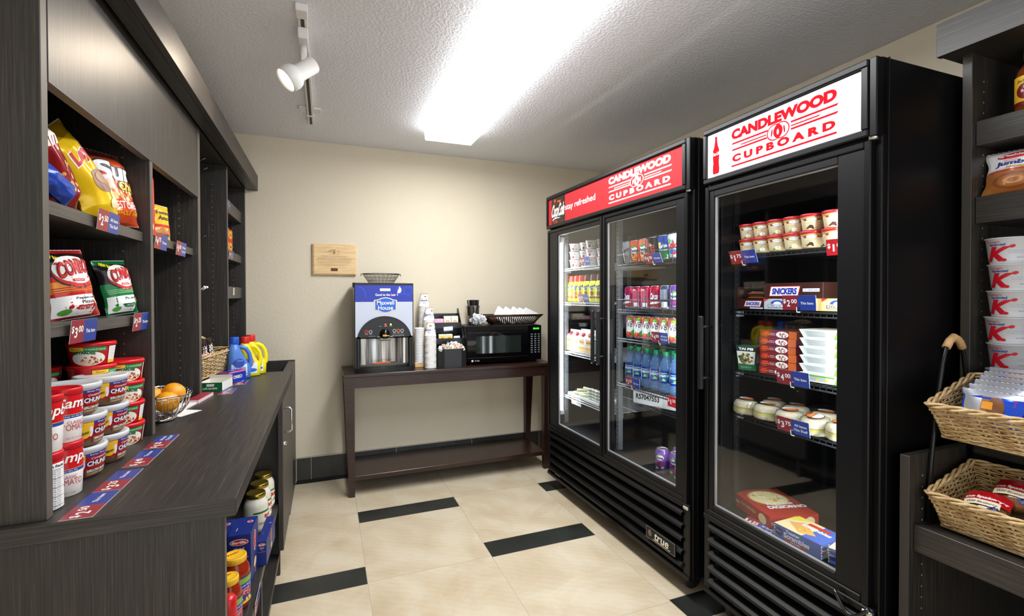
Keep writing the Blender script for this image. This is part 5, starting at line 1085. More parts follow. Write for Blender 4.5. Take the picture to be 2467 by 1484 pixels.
# tiered basket stand
TS=thing('basket_stand','black metal stand with wrapped handle carrying two wicker baskets at the right edge','stand')
for y in(.820,.345):
    b=MB(); b.tube([(1.60,y,.69),(1.615,y,.86),(1.64,y,1.03),(1.665,y,1.14),(1.685,y,1.19),(1.72,y,1.215),(1.75,y,1.20),(1.77,y,1.165),(1.785,y,1.10),(1.83,y,.69)],.0062,BLK,10); b.build('tube_frame',TS)
b=MB(); b.tube([(1.683,.820,1.186),(1.70,.820,1.205),(1.72,.820,1.216),(1.74,.820,1.208),(1.75,.820,1.200),(1.763,.820,1.182)],.0105,LTW,12); h=b.build('handle_wrap',TS); h['label']='pale cane handle wrap'
for nm,z,lab in(('u',.945,'upper wicker basket on the stand holding blue pastry packets'),('l',.695,'lower wicker basket on the stand holding wrapped muffins')):
    T=thing('wicker_basket',lab,'basket',group='wicker baskets on the stand'); wicker(T,0,.20,-.41,0,0,.095,.016,15,.030,.0031,WICK); T.location=(1.605,.788,z); T.rotation_euler=(0,-.30 if nm=='u' else -.26,0)
def ptart(b,f):
    b.patch(f,-.062,-.02,.004,.1,mat('#d5d9e2',.3,.6),.0006,8,8); b.patch(f,-.066,.066,.085,.099,mat('#d5d9e2',.25,.6),.0009,12,2); b.patch(f,-.02,.02,.01,.095,G('#9a6a44'),.0007,6,8); b.disc(f,.012,.055,.02,.03,G('#7a4a20'),.001,12,3); b.patch(f,-.018,.006,.05,.07,G('#f0a02a'),.0014,3,3); b.text(f,'POP',.045,.035,.016,G(WH),.0012,w=.026,bold=.06); b.text(f,"Kellogg's",.05,.075,.006,G('#d3202a'),.0012,w=.02,rot=PI/2); b.text(f,'BROWN',.0,.035,.006,G(WH),.0016,w=.02)
for i in range(7):
    x=1.625+.026*(i%6); y=.70-(.0 if i<6 else .15)
    if i==6: x=1.63
    bag('pastry_packet','blue and silver toaster pastry packet in the upper wicker basket, %s from the front'%ORD[i] if i<6 else 'blue toaster pastry packet at the right end of the upper wicker basket','pastry packet',.135,.10,.022,[(1,mo('#1f4fd0'))],ptart,70+i,(x,y,.985+.012*(i%6)),(0.03*i,-1,0),(.35+.07*i,0,1),'pastry packets',seal='#d0d4dc')
mm,nt,bs=nodes('muffin_crumb',.75); tn=N(nt,'ShaderNodeTexNoise',Scale=60.0,Detail=6.0); rr=ramp(nt,tn.outputs[0],[(.3,'#5a3314'),(.5,'#8f5a28'),(.7,'#b98142')]); nt.links.new(rr.outputs[0],bs.inputs['Base Color']); bp=N(nt,'ShaderNodeBump',Strength=.5,Distance=.003); nt.links.new(tn.outputs[0],bp.inputs['Height']); nt.links.new(bp.outputs[0],bs.inputs['Normal'])
def muffin(label,loc,U,V):
    T=thing('wrapped_muffin',label,'muffin',group='wrapped muffins'); MB().lathe([(0,0),(.026,0),(.028,.004),(.034,.030),(.041,.036),(.043,.044),(.036,.056),(.02,.064),(0,.066)],mm,26,(0,0,.004)).build('muffin',T)
    b=MB(); b.lathe([(0,0),(.030,.001),(.036,.03),(.046,.038),(.047,.048),(.038,.062),(.02,.071),(0,.073)],FILM,20); 
    for s in(-1,1):
        vs=[(s*(.04+.035*q),.03*(i/5-1)*(.6+.4*q)*1.2+.03*.0,.035+.006*(1 if i%2 else -1)) for q in(0,1) for i in range(11)]; b.add(vs,[(i,i+1,12+i,11+i) for i in range(10)],FILM)
    b.build('clear_wrapper',T); l=MB(); f=lambda u,v,e=0:Vector((u,v,.0745+e-.9*max(0,(u*u+v*v)**.5-.02)**1.15))
    l.patch(f,-.046,.046,-.006,.042,mat('#b3121c',.3),.0,10,8,True); l.patch(f,-.044,.03,-.016,.001,G('#efe3c2'),.0006,10,3,True); l.text(f,'Otis Spunkmeyer',0,.006,.011,G('#f6e6ea'),.0016,w=.085,bold=.05,bend=.2); l.text(f,'Wild Blueberry',-.006,-.009,.008,G('#35306b'),.0014,w=.062,shear=.25); blob(l,f,.02,-.02,.01,['#39428f','#5a63b0','#2b2f6e'],7,3,.001,1,.6,.4); l.build('wrapper_label',T); setM(T,loc,U,V); return T
muffin('blueberry muffin in a red-labelled wrapper, front left in the lower basket',(1.655,.70,.735),(.1,-1,.05),(-.55,.05,.83))
muffin('blueberry muffin in a red-labelled wrapper, in the middle of the lower basket',(1.715,.665,.768),(.05,-1,-.02),(-.6,.0,.8))
muffin('blueberry muffin in a red-labelled wrapper, rear left in the lower basket',(1.765,.615,.780),(.1,-1,.1),(-.5,.1,.8))
muffin('blueberry muffin in a red-labelled wrapper, at the right end of the lower basket',(1.655,.575,.735),(.2,-1,.0),(-.6,.2,.8))
muffin('muffin at the back right of the lower basket',(1.735,.52,.765),(.0,-1,.0),(-.4,.1,.8))
# ================= contents of the refrigerators (they face -X) =================
def FU(a=0): return (math.sin(a),-math.cos(a),0)      # reading direction of a front that faces -X, yawed by a toward the camera
TY=-.35
def drink_can(bands,deco,nm='drink_can'):
    T=thing(nm,None,'drink can'); b=MB(); P_=[(0,.004),(.022,.003),(.0265,.0,mat('#d2d4d6',.25,.9)),(.033,.010)]
    z0=.010
    for z,m in bands: P_[-1]=(P_[-1][0],P_[-1][1],m); P_.append((.033,.010+z*.1))
    P_[-1]=(.033,.110,bands[-1][1]); P_+= [(.0265,.1195,mat('#d2d4d6',.25,.9)),(.0272,.1215),(.0262,.1225),(.0245,.1195)]
    b.lathe(P_,mat('#d2d4d6',.25,.9),24); deco(b,cyl((0,0,0),.0333,-PI/2)); b.build('can_body',T)
    l=MB(); l.lathe([(.0245,.1193),(.0,.1193)],mat('#c9cbcd',.3,.9),24); l.disc(flat((0,0,.1195),(1,0,0),(0,1,0)),0,-.004,.006,.009,mat('#a9abad',.3,.9),.0006,12,r0=.5); l.build('can_lid',T); return T
MC_=lambda h:mat(h,.22,.35)
K=lambda b,f,t,v,h,c,w,**k:b.text(f,t,0,v,h,G(c),.0005,w=w,**k)
def d_grey(b,f): K(b,f,"Barq's",.075,.022,'#2b2b2b',.05,bold=.04,rot=.3); K(b,f,'diet',.045,.010,RD,.02)
def d_fan(c): return lambda b,f:(b.disc(f,0,.068,.024,.024,G('#16224f'),.0004,18,3),b.disc(f,0,.07,.021,.019,G(WH),.0007,18,3),b.text(f,'Fanta',0,.068,.017,G('#16224f'),.001,w=.044,bold=.05),b.disc(f,-.002,.088,.011,.006,G('#3faa35'),.001,12,2,rot=.3),b.disc(f,.008,.04,.012,.012,G(c),.0008,14,2),b.disc(f,-.008,.034,.009,.009,G(c),.001,14,2),b.text(f,'SODA',0,.02,.006,G(WH),.0006,w=.02))
def d_zero(b,f): b.text(f,'zero',0,.055,.026,G('#e23a2e'),.0005,w=.06,rot=PI/2,bold=.03); b.text(f,'Cola',-.016,.085,.016,G(WH),.0008,w=.03,shear=.2); K(b,f,'sugar',.022,.006,WH,.02)
def d_spr(b,f): b.disc(f,0,.072,.025,.02,G('#1f4fae'),.0004,16,2); b.disc(f,-.014,.082,.01,.008,G('#e8e02a'),.0006,12,2); K(b,f,'Sprite',.068,.024,WH,.05,bold=.06,rot=.12); b.patch(f,-.025,.025,.048,.052,G(WH),.0006,6,1)
def d_diet(b,f): K(b,f,'Coke',.068,.036,'#d8202a',.066,bold=.05); K(b,f,'Diet',.09,.010,'#2b9a4a',.025); b.disc(f,.0,.035,.022,.012,G('#2f62b8'),.0005,14,2); b.disc(f,.01,.03,.014,.006,G('#d8202a'),.0009,12,2,rot=.4); b.disc(f,-.018,.09,.008,.012,G('#5bb24a'),.0005,10,2)
def d_coke(b,f): b.text(f,'Coca',-.002,.068,.034,G(WH),.0005,w=.05,shear=.25,bold=.05); b.disc(f,0,.034,.03,.006,G(WH),.0005,16,2,rot=.12); K(b,f,'Cola',.012,.006,WH,.02)
def d_cokeb(b,f): b.patch(f,-.02,.02,.04,.1,mat('#d0636c',.4),.0004,8,1); [b.patch(f,-.018,.018,.044+i*.005,.0455+i*.005,G('#b0202a'),.0007,5,1) for i in range(11)]; b.patch(f,-.012,.016,.012,.034,G(WH),.0005,5,1); b.patch(f,-.02,.0,.1,.105,G(WH),.0006,4,1)
def d_dblue(b,f): [b.patch(f,-.02,.018,.05+i*.006,.0525+i*.006,G('#c9cedb'),.0005,5,1) for i in range(9)]; b.patch(f,-.012,.018,.012,.04,G('#e6e8ec'),.0005,5,1)
def d_v8(b,f): b.disc(f,0,.066,.023,.034,G('#f3f6ef'),.0004,20,3); b.text(f,'V8',0,.077,.032,G('#10181c'),.0009,w=.034,shear=.15); b.disc(f,.004,.105,.013,.008,G('#7ac143'),.0006,12,2); b.disc(f,.02,.03,.012,.014,G('#3c9a3c'),.0006,12,2); blob(b,f,-.004,.022,.02,['#c4284a','#e2552c','#8a2a5a','#e8742a'],14,6,.0007,1,.5,.35); b.disc(f,-.024,.095,.009,.02,G('#c45a9a'),.0005,12,2)
def d_grape(b,f): b.disc(f,0,.083,.02,.013,G(WH),.0004,18,2); K(b,f,'Fanta',.082,.014,'#2b1450',.034,bold=.05); b.disc(f,-.002,.099,.009,.005,G('#4aa83a'),.0008,12,2); [b.disc(f,(-.012,.0,.012,-.006,.006,0)[i],(.058,.06,.056,.046,.045,.035)[i],.0075,.0075,G(('#8a1f5a','#5f1648')[i%2]),.0007+i*.0001,14,2) for i in range(6)]; b.disc(f,.013,.036,.009,.006,G('#6fc04a'),.001,12,2); b.disc(f,-.014,.03,.009,.006,G('#6fc04a'),.001,12,2)
cans={k:drink_can(*v) for k,v in {
 'silver':([(1,MC_('#9a9da0'))],d_grey),'orange':([(1,MC_('#e2592c'))],d_fan('#f08a1c')),'peach':([(1,MC_('#ea8668'))],d_fan('#f2b27a')),'black':([(1,MC_('#26211f'))],d_zero),
 'green':([(.5,MC_('#1f8a4a')),(1,MC_('#2449a8'))],d_spr),'white':([(1,MC_('#d9dde2'))],d_diet),'red':([(1,MC_('#c01a24'))],d_coke),'pink':([(1,MC_('#b81a30'))],d_cokeb),'dark blue':([(1,MC_('#2b3658'))],d_dblue),'purple':([(1,MC_('#6f3a98'))],d_fan('#8a2a7a')),
 'juice':([(.2,MC_('#d8452c')),(.55,MC_('#e9ede2')),(1,MC_('#e8743c'))],d_v8),'grape':([(1,MC_('#7a48a8'))],d_grape)}.items()}
fresh={k:True for k in cans}
def can(k,loc,a,label,group,V=(0,0,1)):
    o=cans[k] if fresh[k] else dup(cans[k]); fresh[k]=False; setM(o,loc,FU(a),V); tag(o,label,None,group); return o
# tilted gravity shelf: contents follow the same slope
seq=['silver','orange','peach','black','green','white']; Y1=[2.243,2.167,2.090,2.012,1.936,1.862]; SL=math.radians(14)
sh=[o for o in F1.children if o.name.startswith('wire_shelf')]
SH1=[o for o in sh if abs(max(v.co.z for v in o.data.vertices)-1.513)<.06 and min(v.co.y for v in o.data.vertices)<.2 and abs(sum(v.co.z for v in o.data.vertices)/len(o.data.vertices)-1.51)<.03]
for r_ in range(3):
    for i,k in enumerate(seq):
        d=.045+.0685*r_; x=1.556+d*math.cos(SL); z=1.508+d*math.sin(SL)+.004
        kk=k if r_==0 else seq[(i+r_*2)%6]
        can(kk,(x,Y1[i]+.001*r_,z),.4,'%s drink can, %s from the left in the %s row of the tilted top shelf'%(kk,ORD[i],('front','middle','back')[r_]),'cans on the tilted shelf',(-math.sin(SL),0,math.cos(SL)))
seq2=['red','pink','pink','red','dark blue','purple']; Y2=[2.243,2.172,2.096,2.018,1.940,1.866]
for r_ in range(3):
    for i,k in enumerate(seq2): can(k,(1.603+.069*r_,Y2[i]+.002*r_,1.2665),.45 if k!='red' or i else .15,'%s drink can, %s from the left in the %s row of the second shelf'%(k,ORD[i],('front','middle','back')[r_]),'cans on the second shelf')
for r_ in range(2):
    for i,y in enumerate([2.225,2.150,2.080,2.010,1.941,1.872]): can('juice',(1.600+.07*r_,y+(.03 if r_ else 0),1.1035),.5,'vegetable juice can, %s from the left in the %s row of the third shelf'%(ORD[i],('front','back')[r_]),'juice cans on the third shelf')
for i,(x,y) in enumerate(((1.566,1.925),(1.588,1.848),(1.56,1.778),(1.645,1.895),(1.66,1.815))): can('grape',(x,y,.451),.5 if i!=2 else .1,'purple grape soda can on the refrigerator floor, '+('leftmost','second in front','rightmost in front','left behind','right behind')[i],'grape soda cans on the floor')
# water bottles
def bottle_w():
    T=thing('water_bottle',None,'water bottle'); BW=mat('#6f97c8',.03,0,0,1.0,.0,.26); b=MB()
    b.lathe([(0,.004),(.02,.0),(.031,.005),(.0325,.02),(.030,.032),(.0325,.044),(.0315,.058),(.0325,.062),(.0325,.105),(.0315,.109),(.0325,.116),(.031,.135),(.022,.165),(.0135,.182),(.0135,.19)],BW,24); b.build('bottle_body',T)
    l=MB(); f=cyl((0,0,0),.0329,-PI/2); l.lathe([(.0328,.050,G('#16307c',.25)),(.0328,.068,G('#1b5f92',.25)),(.0328,.104,G('#16307c',.25)),(.0328,.113)],G('#1f3f8c',.3),24); l.text(f,'DASANI',0,.088,.013,G(WH),.0006,w=.055,bold=.02); l.disc(f,.002,.07,.007,.004,G('#7ad04a'),.0006,12,2,rot=.5); l.disc(f,.008,.066,.006,.003,G('#7ad04a'),.0007,12,2); l.patch(f,-.02,.02,.1,.1015,G(WH),.0006,6,1); l.patch(f,-.015,.015,.062,.0635,G(WH),.0006,6,1); l.build('wrap_label',T)
    c=MB(); c.lathe([(.0155,.187),(.016,.189),(.0158,.205),(.0145,.2065),(0,.2065)],G('#1f8a5a',.35),20); c.lathe([(.0148,.183),(.0155,.184),(.0155,.187)],G('#1f8a5a',.35),16); c.build('cap',T); return T
bw=bottle_w(); fst=True
for r_ in range(3):
    for i,y in enumerate([2.232,2.160,2.087,2.013,1.937,1.862]):
        o=bw if fst else dup(bw); fst=False; setM(o,(1.598+.068*r_,y+(.034 if r_==1 else 0),.8485),FU(.5+.15*math.sin(i*3+r_)),(0,0,1)); tag(o,'clear water bottle with a green cap, %s from the left in the %s row'%(ORD[i],('front','middle','back')[r_]),None,'water bottles')
o=carton('shipping_box','white cardboard shipping box printed with a long code under the water bottle shelf','box',.30,.22,.075,{'front':lambda b,fn,W,H:(b.patch(fn,.0,W*.62,H*.05,H*.95,G('#f7f7f7'),.0004),b.text(fn,'R57047553',W*.31,H*.55,H*.4,G(TXK),.0008,w=W*.5,bold=.03)),'right':lambda b,fn,W,H:[b.patch(fn,W*.25+i*.008,W*.25+i*.008+.004,H*.3,H*.7,G('#333333'),.0005) for i in range(12)],'left':lambda b,fn,W,H:[b.patch(fn,W*.25+i*.008,W*.25+i*.008+.004,H*.3,H*.7,G('#333333'),.0005) for i in range(12)]},(1.66,2.09,.735),(.30,-.95,0),base='#e3e3e1')
sb=wire_shelf(F1,.06,W1/2-.02,.732,False,x0=.2,x1=.64)
# yogurt
def yog():
    T=thing('yogurt_cup',None,'yogurt cup'); b=MB(); b.lathe([(0,0),(.030,0),(.0315,.002),(.039,.047),(.0415,.048),(.0415,.052)],G('#eceae6',.35),28); f=cyl((0,0,0),lambda v:.0315+.0075*v/.047+.0005,-PI/2)
    b.text(f,'OIKOS',.002,.036,.006,G('#4a3a3a'),.0006,w=.03,bold=.02); b.text(f,'GREEK NONFAT',.002,.029,.0025,G('#8a8a8a'),.0006,w=.02); b.disc(f,.0,.015,.008,.009,G('#a03a3a'),.0006,14,2); b.disc(f,.022,.014,.004,.004,G('#4a5a8a'),.0006,12,r0=.6); b.build('cup_body',T)
    l=MB(); l.lathe([(.0422,.0505,G('#b5484e',.35)),(.0425,.054,G('#e9e6e4',.3)),(0,.0548)],G('#e9e6e4',.3),28); l.build('lid',T); return T
yg=yog(); fst=True
for i,(y,x) in enumerate(((2.873,1.60),(2.775,1.625),(2.655,1.600),(2.565,1.625))):
    for k in range(3):
        o=yg if fst else dup(yg); fst=False; setM(o,(x,y,1.5295+.0555*k),FU(.55),(0,0,1)); tag(o,'white yogurt cup, %s of the %s stack from the left'%(('bottom','middle','top')[k],ORD[i]),None,'yogurt cups')
def milk(top):
    T=thing('milk_bottle',None,'milk bottle'); b=MB(); b.lathe([(0,0),(.028,0),(.033,.006),(.034,.03,G('#e9e21c',.3)),(.0315,.055),(.034,.085),(.0335,.105),(.026,.13),(.0225,.137)],G('#e9e21c',.3),24); R_=lambda v:.0345
    f=cyl((0,0,0),lambda v:.0338,-PI/2); b.text(f,'Nesquik',0,.1,.016,G('#2b4fae'),.0012,w=.06,bold=.06,rot=.25); b.disc(f,0,.084,.009,.009,G('#3f7ac8'),.001,14,2); b.disc(f,0,.055,.013,.016,G('#8a5a3a' if top!='#d8402c' else '#c97a5a'),.0009,14,2)
    f2=cyl((0,0,0),lambda v:.0345,-PI/2); b.patch(f2,-.05,.05,.024,.036,G(top),.0003,16,1); b.build('bottle_body',T)
    c=MB(); c.lathe([(.0235,.135),(.0245,.137),(.0245,.155),(.0215,.172),(.0205,.176),(0,.177)],G(top,.35),24); c.build('cap',T); return T
for q,(top,ys,nm) in enumerate((('#d8402c',[2.915,2.838,2.775],'red'),('#5f3a2c',[2.700,2.625,2.550],'brown'))):
    m0=milk(top)
    for i,y in enumerate(ys): o=m0 if i==0 else dup(m0); setM(o,(1.600,y,1.2975),FU(.5),(0,0,1)); tag(o,'yellow flavoured milk bottle with a %s cap, %s of that colour from the left'%(nm,ORD[i]),None,'milk bottles')
def egg():
    T=thing('egg_carton',None,'carton'); w,d,h=.07,.07,.10; b=MB(); WC=G('#eeeae2',.35); b.box(-w/2,w/2,0,d,0,h,WC,.001)
    b.add([(-w/2,0,h),(w/2,0,h),(w/2,d,h),(-w/2,d,h),(-w/2,d*.5,h+.03),(w/2,d*.5,h+.03)],[(0,1,5,4),(2,3,4,5),(1,2,5),(3,0,4)],WC); b.box(-w/2,w/2,d*.47,d*.53,h+.028,h+.045,WC)
    fn=flat((-w/2,0,0),(1,0,0),(0,0,1)); b.patch(fn,w*.15,w*.85,h*.55,h*.9,G('#f2d78a'),.0004); b.text(fn,'EGG',w*.5,h*.74,.018,G('#c4741c'),.0008,w=.045,bold=.05); b.patch(fn,0,w,h*.06,h*.42,G('#f0c98a'),.0004); b.patch(fn,0,w,h*.3,h*.36,G('#f2a83a'),.0006)
    b.build('carton_body',T); c=MB(); c.lathe([(.0,.014),(.013,.014),(.0145,.012),(.0145,0),(0,0)],G('#c8323a',.35),18,xf=lambda p:Vector((p.x,d*.25+p.y*.75-p.z*.6,h+.015+p.y*.65+p.z*.75))); c.build('cap',T); return T
eg=egg(); fst=True
for r_ in range(2):
    for i,y in enumerate((2.905,2.822,2.738,2.652)):
        o=eg if fst else dup(eg); fst=False; setM(o,(1.572+.085*r_,y,.9595),FU(.12),(0,0,1)); tag(o,'white liquid egg carton with a red cap, %s from the left in the %s row'%(ORD[i],('front','back')[r_]),None,'egg cartons')
for i in range(2): carton('drink_carton','green and white carton beside the egg cartons, %s'%('front','back')[i],'carton',.055,.06,.10,{'front':lambda b,fn,W,H:(b.patch(fn,0,W,0,H,G('#38503a'),.0004),[b.patch(fn,W*.1,W*.9,H*.1+k*.01,H*.1+k*.01+.004,G('#c9cbb8'),.0007) for k in range(8)])},(1.572+.07*i,2.575,.9595),FU(.12),base='#e5e8dc')
# cheese tray
T=thing('white_tray','white plastic tray on the lowest shelf behind the left glass door','tray',(1.64,2.70,.6595)); MB().box(-.085,.085,-.19,.19,0,.004,WHT,.001).build('tray_base',T); MB().box(-.09,-.085,-.19,.19,.0,.018,WHT,.001).box(.085,.09,-.19,.19,0,.018,WHT,.001).box(-.085,.085,-.195,-.19,0,.018,WHT,.001).box(-.085,.085,.19,.195,0,.018,WHT,.001).build('tray_rim',T)
cz=None
for i in range(9):
    if cz is None:
        T=cz=thing('cheese_stick',None,'cheese stick'); MB().lathe([(0,0),(.009,.001),(.0098,.006),(.0098,.104),(.009,.109),(0,.11)],G('#eee5bd',.4),14,ax='X').build('cheese',T); b=MB(); b.lathe([(.0003,-.02),(.011,-.004),(.0115,.055),(.011,.114),(.0003,.13)],FILM,10,ax='X',smooth=False); b.build('clear_wrapper',T)
    else: T=dup(cz)
    T.location=(1.575+.02*(i%3),2.855-.034*i+.02*(i%2),.675+.0205*(i%3)); T.rotation_euler=(0,.05*(i%3),-.9+.25*math.sin(i*2.1)); tag(T,'wrapped string cheese stick heaped on the white tray',None,'string cheese sticks')
dp=None
for i in range(4):
    for k in range(4):
        if dp is None:
            T=dp=thing('dip_cup',None,'dip cup'); MB().lathe([(0,0),(.015,0),(.018,.016),(.0195,.0165)],G('#cfd5b8',.3),18).build('cup_body',T); MB().lathe([(.0195,.0165),(.0195,.0185),(0,.019)],G('#f2f2ee',.3),18).build('lid',T)
        else: T=dup(dp)
        T.location=(1.583+.004*(i%2),2.642-.042*i,.6635+.0192*k); tag(T,'small lidded dip cup, %s of the %s stack from the left'%(('bottom','second','third','top')[k],ORD[i]),None,'dip cups')
# ---- freezer
def ice(ch):
    T=thing('ice_cream_tub',None,'ice cream tub'); b=MB(); b.lathe([(0,.001),(.0255,.001),(.027,.003,G('#e3cfa2',.35)),(.0335,.050)],G('#c9ac72',.35),26); f=cyl((0,0,0),lambda v:.027+.0065*v/.05+.0004,-PI/2)
    b.patch(f,-.08,.08,.042,.050,G('#c99a55'),.0004,26,1); b.patch(f,-.018,.036,.036,.041,G('#a3222c'),.0008,8,1); b.disc(f,.004,.039,.014,.0055,G('#f2f2f4'),.0012,16,2); b.text(f,'Haagen-Dazs',.004,.039,.0035,G('#2b4a8a'),.0016,w=.022); b.text(f,'chocolate' if ch else 'vanilla',.0,.026,.003,G('#8a6a3a'),.0008,w=.015)
    if ch: b.poly(f,[(-.012,.006),(.012,.005),(.008,.018),(0,.02),(-.006,.013)],G('#4a2a1c'),.0009)
    else: b.disc(f,.006,.012,.009,.006,G('#f6f3e6'),.0009,12,2); b.disc(f,.006,.012,.003,.0025,G('#e8c94a'),.0013,8); b.disc(f,-.006,.007,.007,.002,G('#5a8a3a'),.0008,10,2,rot=.4)
    b.build('tub_body',T); MB().lathe([(.0335,.0495),(.0358,.05),(.0362,.052),(.0362,.0585),(.0345,.060),(0,.060)],G('#b81f2a',.3),28).build('lid',T); return T
it=[ice(False),ice(True)]; fr_=[1,1]
YI=[1.452,1.386,1.318,1.250,1.182,1.114]
for r_ in range(2):
    for k in range(2):
        for i,y in enumerate(YI):
            c_=1 if i>=4 else 0; o=it[c_] if fr_[c_] else dup(it[c_]); fr_[c_]=0; setM(o,(1.612+.075*r_,y-(.012 if i==5 else 0),1.5065+.0603*k),FU(.5),(0,0,1))
            tag(o,'%s ice cream tub with a red lid, %s from the left, %s layer, %s row'%(('vanilla','chocolate')[c_],ORD[i],('lower','upper')[k],('front','back')[r_]),None,'ice cream tubs')
carton('product_label_card','pale printed card propped behind the ice cream tubs','card',.13,.004,.15,{'front':lambda b,fn,W,H:(b.text(fn,'true',W*.2,H*.85,.012,G('#333333'),.0006,w=.03),b.text(fn,'4968733',W*.75,H*.85,.010,G('#333333'),.0006,w=.045,bold=.02),[b.patch(fn,W*.08,W*.5,H*.74-.008*i,H*.74-.008*i+.002,G('#666666'),.0006) for i in range(6)])},(1.79,1.40,1.5045),FU(.1),base='#c9cbc8')
def sn(nm): 
    def f_(b,fn,W,H): b.patch(fn,0,W,0,H,G('#3a1f18',.35),.0003); b.poly(fn,[(W*.28,H*.22),(W*.86,H*.22),(W*.92,H*.82),(W*.34,H*.82)],G('#d3202a'),.0006); b.poly(fn,[(W*.30,H*.26),(W*.845,H*.26),(W*.9,H*.78),(W*.355,H*.78)],G(WH),.0009); b.text(fn,'SNICKERS',W*.6,H*.52,H*.36,G('#1f2f9c'),.0013,w=W*.48,bold=.05,shear=.12); b.patch(fn,W*.5,W*.95,H*.02,H*.15,G('#eef0f6'),.001); b.text(fn,'ICE CREAM BARS',W*.725,H*.085,H*.07,G('#1f2f9c'),.0013,w=W*.38)
    return f_
T=thing('ice_cream_bar_carton','open dark brown ice cream bar carton on the lower left of the second freezer shelf','carton'); w,d,h=.13,.16,.037
b=MB(); BR=G('#3a1f18',.4)
for z0_ in(0,): b.box(-w/2,w/2,0,.002,0,.040,BR).box(-w/2,w/2,d-.002,d,0,.095,G('#7a5a3a')).box(-w/2,-w/2+.002,.002,d-.002,0,.09,BR).box(w/2-.002,w/2,.002,d-.002,0,.09,BR).box(-w/2,w/2,0,d,-.0,.002,BR)
sn('')(b,flat((-w/2,-.0002,0),(1,0,0),(0,0,1)),w,.040); b.build('carton_tray',T)
zz=MB(); zz.add([(-w/2+w*i/12,.0+ .158,.095+(.004 if i%2 else 0)) for i in range(13)]+[(-w/2+w*i/12,.158,.09) for i in range(13)],[(13+i,14+i,i+1,i) for i in range(12)],G('#7a5a3a')); zz.build('torn_edge',T); setM(T,(1.60,1.432,1.2845),FU(.06),(0,0,1))
for k in range(3): bar('ice_cream_bar','wrapped ice cream bar inside the open brown carton, %s'%('lowest','middle','topmost')[k],'ice cream bar','#8a5236',.035,.09,(1.64,1.475,1.309+.017*k),(.0,0,-1) if False else (-1,0,0.02),(0,-1,0),'bar',WH,'wrapped ice cream bars',90+k)
carton('ice_cream_bar_carton','dark brown ice cream bar carton resting on the silver carton','carton',.225,.10,.058,{'front':lambda b,fn,W,H:(b.patch(fn,0,W,0,H,G('#3a1f18',.35),.0003),b.poly(fn,[(W*.08,H*.12),(W*.6,H*.12),(W*.64,H*.8),(W*.11,H*.8)],G('#d3202a'),.0006),b.poly(fn,[(W*.09,H*.17),(W*.59,H*.17),(W*.63,H*.75),(W*.12,H*.75)],G(WH),.0009),b.text(fn,'SNICKERS',W*.36,H*.46,H*.42,G('#1f2f9c'),.0013,w=W*.44,bold=.05,shear=.12),b.patch(fn,W*.68,W*.95,H*.42,H*.62,G('#eef0f6'),.001),b.text(fn,'ICE CREAM BARS',W*.815,H*.52,H*.12,G('#1f2f9c'),.0013,w=W*.24))},(1.612,1.255,1.3275),FU(.05),base='#3a1f18')
def kl(b,fn,W,H): b.disc(fn,W*.5,H*.55,W*.24,H*.33,G('#2f4ba0'),.0006,20,a0=0,a1=PI); b.disc(fn,W*.5,H*.55,W*.14,H*.2,G('#e9ebf0'),.001,18); b.text(fn,'KLONDIKE',W*.5,H*.33,H*.3,G('#24356e'),.0014,w=W*.66,bold=.12); b.text(fn,'KLONDIKE',W*.5,H*.33,H*.26,G('#eef0f4'),.0018,w=W*.62,bold=.04); b.poly(fn,[(0,H*.7),(W*.2,H),(0,H)],G('#c8323a'),.0008)
carton('ice_cream_bar_carton','silver ice cream bar carton beside the open brown carton','carton',.115,.13,.041,{'front':kl},(1.603,1.310,1.2845),FU(.05),base='#b9bcc0')
carton('ice_cream_bar_carton','tan ice cream bar carton at the right end of the second freezer shelf','carton',.14,.13,.043,{'front':lambda b,fn,W,H:(kl(b,lambda u,v,e=0:fn(u*.8+W*.28,v,e),W,H),b.text(fn,'KRUNCH',W*.25,H*.5,H*.28,G('#d9a04a'),.0009,w=W*.3,rot=PI/2))},(1.602,1.105,1.2845),FU(.05),base='#e3bd84')
carton('ice_cream_bar_carton','tan ice cream bar carton behind the price tag on the second freezer shelf','carton',.075,.13,.043,{'front':lambda b,fn,W,H:b.patch(fn,W*.2,W*.8,H*.2,H*.8,G('#c98a3a'),.0006)},(1.604,1.214,1.2845),FU(.05),base='#e3bd84')
# tai pei box
T=thing('frozen_entree_box','green frozen entree box shaped like a takeout carton','frozen meal box'); b=MB(); wb,wt,h=.062,.082,.098
b.add([(-wb/2,0,0),(wb/2,0,0),(wb/2,wb,0),(-wb/2,wb,0),(-wt/2,-.008,h),(wt/2,-.008,h),(wt/2,wb+.008,h),(-wt/2,wb+.008,h)],[(0,1,5,4),(1,2,6,5),(2,3,7,6),(3,0,4,7),(4,5,6,7)],G('#2f6a48',.35))
fk=lambda u,v,e=0:Vector((u*(1+.32*v/h),-.008*v/h-e,v)); b.patch(fk,-.029,.029,.026,.078,G('#dcd8cc'),.0005); blob(b,fk,0,.048,.021,['#3f6a2c','#6a4a2a','#c9b48a','#2f4a22','#8a6a3a'],44,5,.001,1,1,.3); b.patch(fk,-.031,.031,.078,.097,G('#20302a'),.0006); b.text(fk,'TAI PEI',0,.088,.010,G(WH),.001,w=.045,bold=.06); b.text(fk,'Beef & Broccoli',0,.013,.005,G('#a9d6b5'),.001,w=.038); fs_=lambda u,v,e=0:Vector((.031*(1+.32*v/h)+e,u,v)); b.patch(fs_,.006,.05,.03,.095,G('#d8d3c5'),.0006); b.patch(fs_,.0,.055,.07,.097,G('#e2554a'),.0009); b.patch(fs_,.0,.012,.0,.025,G('#35c05a'),.0009); b.build('carton_body',T); setM(T,(1.60,1.448,1.0325),FU(.35),(0,0,1))
